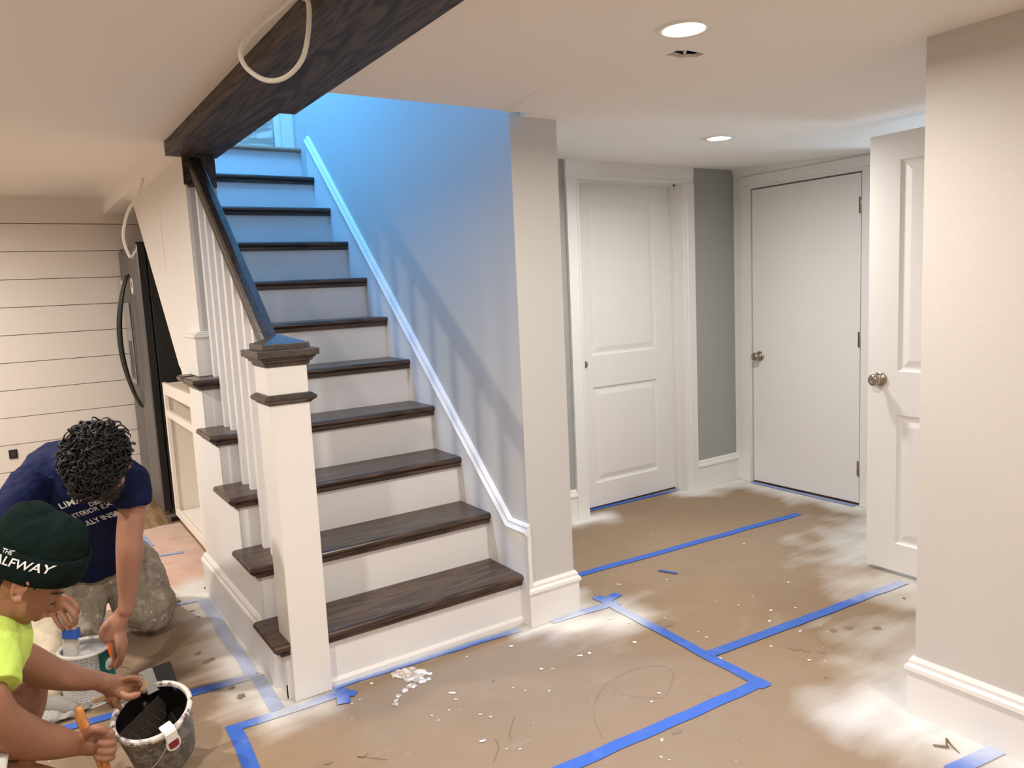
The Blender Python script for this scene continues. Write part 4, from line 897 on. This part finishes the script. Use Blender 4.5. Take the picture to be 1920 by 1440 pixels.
# image-right arm, reaching straight down to the can
tube(bm, [P(239, 912, 2.68), P(248, 950, 2.67), P(243, 1002, 2.66), P(243, 1035, 2.66), P(240, 1085, 2.68), P(239, 1120, 2.69), P(236, 1142, 2.69)], [.042, .046, .043, .044, .036, .029, .027], 16, 5)
tube(bm, [P(234, 1146, 2.69), P(222, 1165, 2.69), P(214, 1188, 2.69)], [.028, .031, .028], 14, 4, flat=(CF, .55))
tube(bm, [P(226, 1150, 2.69), P(214, 1172, 2.68), P(208, 1192, 2.68)], [.022, .027, .024], 14, 4, flat=(CF, .6))
finger(bm, [P(216, 1182, 2.68), P(222, 1212, 2.665), P(224, 1232, 2.67), P(217, 1252, 2.69)], .0115, .0080)
finger(bm, [P(222, 1178, 2.69), P(229, 1205, 2.68), P(231, 1226, 2.68), P(224, 1246, 2.70)], .0115, .0080)
finger(bm, [P(226, 1172, 2.70), P(234, 1198, 2.70), P(234, 1216, 2.70), P(227, 1234, 2.715)], .0105, .0075)
finger(bm, [P(208, 1186, 2.69), P(212, 1214, 2.685), P(215, 1236, 2.695), P(210, 1250, 2.705)], .0110, .0078)
finger(bm, [P(210, 1160, 2.68), P(196, 1174, 2.66), P(190, 1190, 2.66), P(197, 1202, 2.68)], .0135, .0090)
# image-left arm, bent, hand over the can holding the brush
tube(bm, [P(55, 908, 2.72), P(20, 985, 2.60), P(8, 1050, 2.58), P(50, 1110, 2.66), P(84, 1140, 2.70), P(96, 1142, 2.70)], [.052, .048, .044, .038, .029, .027], 16, 5)
tube(bm, [P(94, 1142, 2.70), P(108, 1134, 2.70), P(120, 1134, 2.69)], [.030, .036, .030], 14, 4, flat=(CF, .6))
finger(bm, [P(116, 1118, 2.69), P(130, 1122, 2.67), P(144, 1136, 2.66), P(145, 1150, 2.67)], .0120, .0085)
finger(bm, [P(112, 1128, 2.68), P(127, 1138, 2.66), P(140, 1156, 2.655), P(141, 1170, 2.67)], .0120, .0085)
finger(bm, [P(106, 1138, 2.68), P(116, 1152, 2.66), P(127, 1168, 2.66), P(130, 1177, 2.67)], .0115, .0082)
finger(bm, [P(98, 1146, 2.69), P(104, 1160, 2.67), P(113, 1174, 2.67), P(119, 1180, 2.68)], .0105, .0075)
finger(bm, [P(110, 1120, 2.71), P(126, 1130, 2.73), P(140, 1150, 2.73), P(143, 1164, 2.72)], .0130, .0090)
organic('body', bm, SKB, B, 0.0042, 5)
# hair: scalp mass and many curls
bm = bmesh.new(); ellip(bm, cB + hB*.018 - gB*.010, (sB*.090, hB*.094, gB*.104)); ellip(bm, cB + hB*.042 + gB*.052, (sB*.078, hB*.052, gB*.062)); ellip(bm, cB - gB*.05 - hB*.03, (sB*.078, hB*.07, gB*.06))
ellip(bm, cB + gB*.070 + hB*.018, (sB*.066, hB*.046, gB*.052))
rnd = random.Random(3)
for i in range(620):
    th = rnd.uniform(0, 2*PI); cz_ = rnd.uniform(-0.40, 1.0); rz = math.sqrt(max(0, 1-cz_*cz_)); d = (sB*math.cos(th)*rz + gB*math.sin(th)*rz + hB*cz_)
    fr_ = max(0, d.dot(gB))
    p0 = cB + hB*.020 - gB*.008 + sB*d.dot(sB)*.091 + hB*d.dot(hB)*.096 + gB*(d.dot(gB)*.103 + .034*fr_)
    flow = (d.cross(sB)*.3 - hB*.5 + gB*rnd.uniform(-.2, .9) + sB*(d.dot(sB)*.8 + rnd.uniform(-.5, .5))); flow = (flow - d*flow.dot(d)).normalized(); t2 = d.cross(flow)
    L_ = rnd.uniform(.022, .045); am = rnd.uniform(.004, .009); ph0 = rnd.uniform(0, 6.28); k = rnd.uniform(5, 9)
    pts = [p0 + flow*L_*(a-.4) + t2*am*math.sin(ph0 + a*k) + d*(am*.8*math.cos(ph0 + a*k) + .006*math.sin(a*PI)) for a in (0, .17, .34, .5, .67, .84, 1.0)]
    tube(bm, pts, [.0022, .0034, .0036, .0034, .0030, .0022, .0010], 5, 2)
for i in range(90):
    th = rnd.uniform(0, 2*PI); cz_ = rnd.uniform(-0.2, 1.0); rz = math.sqrt(max(0, 1-cz_*cz_)); d = (sB*math.cos(th)*rz + gB*math.sin(th)*rz + hB*cz_)
    p0 = cB + hB*.020 - gB*.008 + sB*d.dot(sB)*.090 + hB*d.dot(hB)*.094 + gB*(d.dot(gB)*.102 + .034*max(0, d.dot(gB)))
    t1 = d.cross(V((rnd.uniform(-1, 1), rnd.uniform(-1, 1), rnd.uniform(-1, 1)))).normalized(); t2 = d.cross(t1); R_ = rnd.uniform(.010, .020)
    pts = [p0 + t1*R_*(math.cos(a*3.6)-1) + t2*R_*math.sin(a*3.6) + d*(.022*math.sin(a*2.6)) for a in (0, .2, .4, .6, .8, 1.0)]
    tube(bm, pts, [.0030, .0034, .0030, .0026, .0020, .0010], 5, 2)
o = meshobj('curly_hair', bm, HAIRM, B, True)
bm = bmesh.new(); ellip(bm, cB + gB*.062 - hB*.086, (sB*.055, hB*.050, gB*.056)); 
for s_ in (-1, 1): tube(bm, [cB + sB*s_*.034 + gB*.096 + hB*.006 - sB*s_*.018, cB + sB*s_*.036 + gB*.097 + hB*.012, cB + sB*s_*.056 + gB*.084 + hB*.006], [.004, .005, .003], 8, 3)
o = organic('beard', bm, HAIRM, B, 0.005, 2); crumple(o, .012, .012)
# t-shirt
bm = bmesh.new()
tube(bm, [P(165, 880, 2.80), P(122, 902, 2.92), P(112, 950, 3.02), P(140, 1000, 3.10), P(178, 1028, 3.14)], [.095, .158, .178, .165, .140], 28, 5)
tube(bm, [P(66, 903, 2.78), P(120, 885, 2.84), P(185, 893, 2.80), P(237, 903, 2.70)], [.080, .095, .092, .072], 22, 5)
tube(bm, [P(238, 898, 2.68), P(247, 925, 2.66), P(250, 946, 2.66)], [.070, .064, .056], 20, 4, caps='flat')
tube(bm, [P(62, 905, 2.74), P(32, 955, 2.65), P(18, 1000, 2.60)], [.080, .076, .070], 20, 4, caps='flat')
tube(bm, [P(180, 930, 2.86), P(195, 965, 2.94), P(195, 1020, 3.06)], [.095, .095, .090], 20, 4)
tube(bm, [P(125, 930, 2.82), P(130, 990, 2.95), P(150, 1040, 3.08)], [.10, .11, .10], 20, 4)
sh = organic('t_shirt', bm, NAVY, B, 0.006, 8); crumple(sh, 0.028, 0.11, 2); crumple(sh, 0.008, 0.035, 2)
# trousers
bm = bmesh.new(); kneeR = P(277, 1137, 3.27)
tube(bm, [P(205, 1048, 3.24), P(243, 1075, 3.28), kneeR], [.135, .130, .112], 26, 6)
tube(bm, [P(188, 1050, 3.24), P(165, 1085, 3.20), P(158, 1140, 3.12), P(163, 1185, 3.06)], [.130, .105, .078, .050], 24, 6)
tube(bm, [kneeR, kneeR + V((.02, .22, -.02)), kneeR + V((.04, .46, -.06))], [.105, .085, .060], 20, 5)
ellip(bm, P(200, 1045, 3.30), (CR*.17, CU*.12, CF*.15))
tr = organic('trousers', bm, PANTS, B, 0.007, 6); crumple(tr, 0.045, 0.09, 3); crumple(tr, 0.010, 0.025, 2)
bm = bmesh.new(); tube(bm, [P(110, 1120, 3.10), P(88, 1165, 3.00), P(94, 1230, 2.85), P(88, 1300, 2.70)], [.075, .068, .056, .045], 20, 6)
cl2 = organic('trouser_leg', bm, CREAM, B, 0.006, 5); crumple(cl2, 0.016, 0.06, 2); cl2['label'] = 'cream-coloured trouser leg'
bm = bmesh.new(); tube(bm, [onfloor(86, 1318, .032), onfloor(112, 1325, .030), onfloor(140, 1330, .022)], [.036, .034, .022], 16, 4)
o = organic('shoe', bm, mat('dusty_grey_shoe', (.22, .21, .19), .8, bump=.4), B, .006, 3); o['label'] = 'dusty grey shoe'
bm = bmesh.new(); tube(bm, [onfloor(30, 1183, .04), onfloor(62, 1180, .035)], [.04, .034], 16, 4)
o = organic('shoe', bm, BLACKP, B, .006, 3); o['label'] = 'black shoe'
rt = (P(225, 942, 2.9) - P(137, 972, 2.9)).normalized(); upB = (CU*.93 + CR*.27)
def shirt_line(txt, px, py, w_px, hgt, name, ex=0.0):
    text_on(sh, txt, P(px, py, 2.80), rt, upB, hgt, LETTER, 'printed_lettering', sh, 0.002, 0, ex)['label'] = name
shirt_line('LIMA', 134, 949, 0, .030, 'white print LIMA', .012)
shirt_line('PAINTING', 174, 928, 0, .026, 'white print PAINTING', .008)
shirt_line('D&M', 176, 948, 0, .022, 'white print D&M', .014)
shirt_line('INTERIOR EXTERIOR', 137, 973, 0, .0245, 'white print INTERIOR EXTERIOR')
shirt_line('FULLY INSURED', 148, 991, 0, .0265, 'white print FULLY INSURED', .014)

# brush in his hand
def brush(name, label, a, b, c_, d, w, hm, fm, bmx, thick=.5, tape=None):
    """a handle end, b ferrule start, c ferrule end, d bristle tip"""
    t = empty(name, b, label, 'paint brush', 'paint brushes')
    ax = (c_-b).normalized(); wd = ax.cross(CF).normalized(); th_ = ax.cross(wd).normalized()
    bm = bmesh.new(); tube(bm, [a, a.lerp(b, .35), a.lerp(b, .7), b], [.007, .009, .007, w*.42], 14, 5, flat=(th_, .6)); meshobj('handle', bm, hm, t, True)
    bm = bmesh.new(); obox(bm, (b+c_)/2, (wd, ax, th_), (w*.5, (c_-b).length/2, w*.5*thick)); meshobj('ferrule', bm, fm, t, bevel=.002)
    bm = bmesh.new(); rnd = random.Random(5)
    obox(bm, (c_+d)/2, (wd, ax, th_), (w*.46, (d-c_).length/2, w*.4*thick))
    for i in range(26):
        u_ = rnd.uniform(-.48, .48); tube(bm, [c_ + wd*w*u_, d + wd*w*u_*1.12 + ax*rnd.uniform(-.004, .004)], [.003, .0015], 5, 2, flat=(th_, .8))
    meshobj('bristles', bm, bmx, t)
    return t
BT = mat('blue_tape_wrap', (0.02, 0.10, 0.52), .55, bump=.2); WB = mat('white_loaded_bristles', (.66, .66, .64), .5, bump=.5, bscale=90)
brush('paint_brush', 'white-loaded brush wrapped in blue tape, dipped into the teal can', P(126, 1132, 2.69), P(133, 1178, 2.695), P(134, 1196, 2.70), P(134, 1238, 2.75), .052, RAWW, BT, WB)
t = bmesh.new(); tube(t, [P(209, 1204, 2.705), P(210, 1216, 2.705), P(213, 1232, 2.70)], [.012, .014, .009], 14, 4)
og = tag(organic('orange_can_clip', t, mat('fluorescent_orange', (1.0, .13, .01), .45), None, .003, 2), 'bright orange clip on the side of the teal can, gripped by fingers', 'clip')

# ---- man in the yellow shirt, crouching in front
A = empty('person', (-0.75, -0.40, 0), 'crouching man in yellow shirt and dark green beanie reaching to the black pail', 'person', 'painters')
hA = (CU*.78 + CR*.58 + CF*.05).normalized(); gA = (CR*.56 - CU*.66 + CF*.50); gA = (gA - hA*gA.dot(hA)).normalized(); sA = gA.cross(hA).normalized()   # sA towards viewer side?
if sA.dot(CF) > 0: sA = -sA
cA = P(56, 1064, 1.94)
bm = bmesh.new()
ellip(bm, cA, (sA*.076, hA*.104, gA*.096)); ellip(bm, cA + gA*.040 - hA*.070, (sA*.062, hA*.066, gA*.058)); ellip(bm, cA + gA*.052 - hA*.130, (sA*.034, hA*.030, gA*.032)); ellip(bm, cA - hA*.085 + gA*.005 + sA*.035, (sA*.026, hA*.05, gA*.045)); ellip(bm, cA + gA*.066 - hA*.045 + sA*.034, (sA*.024, hA*.026, gA*.022))
tube(bm, [cA + gA*.088 - hA*.028, cA + gA*.116 - hA*.066, cA + gA*.100 - hA*.078], [.009, .013, .012], 10, 3)
ellip(bm, cA + gA*.090 - hA*.018 + sA*.02, (sA*.026, hA*.008, gA*.010))
tube(bm, [cA + gA*.094 - hA*.098 - sA*.018, cA + gA*.100 - hA*.096, cA + gA*.090 - hA*.099 + sA*.024], [.006, .009, .006], 8, 3); tube(bm, [cA + gA*.088 - hA*.110 - sA*.014, cA + gA*.094 - hA*.110, cA + gA*.086 - hA*.110 + sA*.02], [.006, .008, .006], 8, 3)
# ear
ec = P(38, 1104, 1.845)
r_ear = []
for k in range(15):
    a = math.radians(-70 + 225*k/14); r_ear.append(ec - CR*(.019*math.cos(a)) + CU*.030*math.sin(a) + CR*.006*math.sin(a) + sA*.006)
tube(bm, r_ear, [.0045]*4 + [.0055]*7 + [.005]*4, 8, 2)
ellip(bm, ec - CU*.027 - CR*.004, (CR*.010, CU*.010, sA*.006)); ellip(bm, ec - sA*.010, (CR*.016, CU*.027, sA*.009)); tube(bm, [ec + CR*.006 + CU*.012, ec - CR*.006 + CU*.004, ec - CU*.012 - CR*.004], [.0025, .0035, .003], 7, 3); tube(bm, [ec + CR*.014 + CU*.0, ec + CR*.012 - CU*.008], [.005, .004], 7, 3)
tube(bm, [cA - hA*.06 - gA*.02, P(-5, 1150, 1.95), P(-40, 1190, 1.95)], [.060, .060, .075], 16, 4)
tube(bm, [P(-40, 1190, 1.95), P(-120, 1260, 1.95), P(-160, 1400, 2.0)], [.08, .12, .12], 16, 4)
# upper arm in the picture, stretching to the pail
tube(bm, [P(-40, 1200, 1.96), P(10, 1228, 2.02), P(45, 1238, 2.07), P(95, 1262, 2.14), P(150, 1274, 2.20), P(182, 1276, 2.24), P(196, 1280, 2.25)], [.055, .050, .0465, .043, .032, .0265, .027], 18, 5)
tube(bm, [P(194, 1281, 2.25), P(214, 1286, 2.27), P(230, 1291, 2.28)], [.029, .034, .029], 14, 4, flat=(CF, .62))
finger(bm, [P(228, 1278, 2.28), P(243, 1272, 2.27), P(258, 1273, 2.28), P(263, 1284, 2.29)], .0115, .0085)
finger(bm, [P(230, 1284, 2.29), P(246, 1280, 2.285), P(259, 1284, 2.295), P(258, 1293, 2.30)], .0110, .0080)
finger(bm, [P(216, 1298, 2.27), P(204, 1312, 2.27), P(213, 1324, 2.29)], .0110, .0080)
finger(bm, [P(224, 1300, 2.27), P(216, 1316, 2.265), P(226, 1328, 2.28)], .0110, .0080)
finger(bm, [P(222, 1297, 2.26), P(238, 1306, 2.245), P(250, 1305, 2.245), P(258, 1302, 2.25)], .0130, .0098)
# lower arm in the picture, fist round the wooden handle
tube(bm, [P(-60, 1215, 1.85), P(-40, 1300, 1.80), P(-8, 1352, 1.84), P(45, 1382, 1.94), P(100, 1392, 2.03), P(138, 1396, 2.09), P(152, 1396, 2.11)], [.062, .058, .054, .052, .043, .031, .029], 18, 5)
tube(bm, [P(150, 1394, 2.11), P(172, 1390, 2.13), P(190, 1392, 2.14)], [.032, .040, .036], 16, 4, flat=(CF, .7))
for k, (yy, dx) in enumerate(((1373, 0), (1388, 3), (1403, 3), (1416, 0))):
    finger(bm, [P(182+dx, yy, 2.165), P(203+dx, yy, 2.155), P(209+dx, yy+4, 2.125), P(198+dx, yy+6, 2.105), P(184+dx, yy+5, 2.10)], .0118, .0095)
finger(bm, [P(160, 1378, 2.10), P(172, 1368, 2.08), P(186, 1366, 2.08), P(197, 1371, 2.09)], .0140, .0105)
# knees
tube(bm, [P(-70, 1400, 2.05), P(-10, 1330, 2.15), P(42, 1288, 2.22)], [.085, .078, .062], 18, 5); tube(bm, [P(46, 1282, 2.22), P(45, 1330, 2.27), P(20, 1400, 2.30)], [.060, .055, .045], 18, 5)
tube(bm, [P(-60, 1475, 1.85), P(30, 1462, 1.95), P(90, 1470, 2.02)], [.06, .045, .04], 16, 4)
organic('body', bm, SKA, A, 0.004, 4)
bm = bmesh.new()
tube(bm, [P(-45, 1210, 1.93), P(-120, 1290, 1.93), P(-170, 1400, 1.98)], [.125, .15, .16], 24, 5)
tube(bm, [P(-30, 1190, 1.90), P(-22, 1250, 1.84), P(-20, 1292, 1.81)], [.075, .070, .066], 22, 5, caps='flat')
tube(bm, [P(-40, 1170, 1.95), P(-4, 1185, 1.98), P(0, 1205, 2.02)], [.060, .055, .050], 18, 4)
tube(bm, [P(-22, 1162, 1.90), P(5, 1182, 1.90), P(16, 1215, 1.95)], [.022, .020, .016], 12, 4)
ysh = organic('t_shirt', bm, HIVIS, A, 0.005, 5); crumple(ysh, 0.012, 0.05, 2)
bm = bmesh.new(); tube(bm, [P(-10, 1196, 1.83), P(8, 1200, 1.845), P(20, 1205, 1.90)], [.008, .008, .008], 8, 3, flat=(CF, .3)); bm.free()
bm = bmesh.new(); tube(bm, [P(-90, 1400, 2.0), P(-60, 1450, 1.85), P(8, 1452, 1.87)], [.13, .09, .055], 18, 4, caps='flat')
o = organic('shorts', bm, mat('pale_grey_shorts', (.55, .54, .52), .7, bump=.3), A, .006, 4)
# beanie: knitted dome with folded cuff
hb = (CU*.92 + CR*.42 - CF*.10).normalized(); gb = (CR - hb*CR.dot(hb)).normalized(); sb = hb.cross(gb).normalized(); cb_ = P(64, 1038, 1.93)
bm = bmesh.new(); ellip(bm, cb_ + hb*.040 + gb*.004, (gb*.113, hb*.078, sb*.095)); ellip(bm, cb_ + hb*.060 + gb*.045, (gb*.066, hb*.060, sb*.075)); ellip(bm, cb_ + hb*.072 - gb*.035, (gb*.062, hb*.052, sb*.07))
be = organic('beanie', bm, BEANIE, A, 0.005, 6); crumple(be, 0.012, 0.04, 2)
bm = bmesh.new(); lathe(bm, [(.96, -.022), (1.02, -.026), (1.06, -.020), (1.075, 0.0), (1.07, .024), (1.04, .034), (.98, .036), (.93, .02)], (0, 0, 0), seg=56)
for v in bm.verts:
    v.co = cb_ + gb*.004 + gb*(v.co.x*.117) + sb*(v.co.y*.100) + hb*(v.co.z*1.20)
cf = meshobj('beanie_cuff', bm, BEANIE, A, True)
# hair under the cuff, sideburn, brow and lashes
bm = bmesh.new(); ellip(bm, cb_ - hb*.030 - gA*.006, (gb*.100, hb*.026, sb*.084)); tube(bm, [P(66, 1078, 1.87), P(68, 1094, 1.87), P(64, 1106, 1.875)], [.010, .008, .004], 8, 3); ellip(bm, cA - gA*.06 - hA*.03 + sA*.01, (sA*.06, hA*.05, gA*.04))
hr = organic('short_hair', bm, HAIRM, A, 0.004, 3); crumple(hr, .006, .01)
bm = bmesh.new(); tube(bm, [cA + gA*.070 - hA*.016 + sA*.052, cA + gA*.088 - hA*.012 + sA*.042, cA + gA*.100 - hA*.016 + sA*.02], [.0012, .0024, .0012], 8, 3); tube(bm, [cA + gA*.076 - hA*.042 + sA*.050, cA + gA*.090 - hA*.046 + sA*.040, cA + gA*.098 - hA*.045 + sA*.026], [.001, .0016, .001], 8, 3)
meshobj('eyebrow', bm, HAIRM, A, True)
for txt, px, py, sz, nm, ex, sh_ in (('THE', 17, 1030, .0145, 'white lettering THE', .0, .1), ('HALFWAY', -17, 1041, .032, 'white lettering HALFWAY', .012, .25)):
    text_on(cf, txt, P(px, py, 1.85), (CR*.95 - CU*.31), (CU*.95 + CR*.31), sz, LETTER, 'cuff_lettering', cf, 0.0016, sh_, ex)['label'] = nm
brush('paint_brush', 'black-bristled brush with pale wooden handle held behind the pail rim', P(176, 1314, 2.245), P(268, 1283, 2.345), P(290, 1272, 2.37), P(322, 1262, 2.42), .070, RAWW, mat('grey_ferrule', (.36, .38, .38), .4, .5), BLACKP, .45)
t = empty('wooden_handled_tool', P(150, 1330, 2.125), 'orange wooden tool handle gripped upright in the fist left of the pail', 'tool')
bm = bmesh.new(); tube(bm, [P(148, 1330, 2.115), P(153, 1350, 2.12), P(172, 1390, 2.125), P(190, 1425, 2.135), P(200, 1452, 2.14)], [.0105, .0135, .0120, .0140, .0150], 16, 5); meshobj('handle', bm, ORW, t, True)
bm = bmesh.new(); tube(bm, [P(200, 1450, 2.14), P(206, 1472, 2.145)], [.017, .017], 14, 2, caps='flat'); meshobj('ferrule', bm, NICKEL, t, True)
# crumpled grey rag by the can
bm = bmesh.new(); ellip(bm, onfloor(110, 1338, .014), (V((.11, .01, 0)), V((-.01, .055, 0)), V((0, 0, .016))))
o = tag(crumple(organic('grey_rag', bm, mat('rag_grey', (.30, .29, .26), .85, bump=.5), None, .004, 2), .03, .03), 'crumpled grey rag on the paper at the foot of the paint can', 'rag')
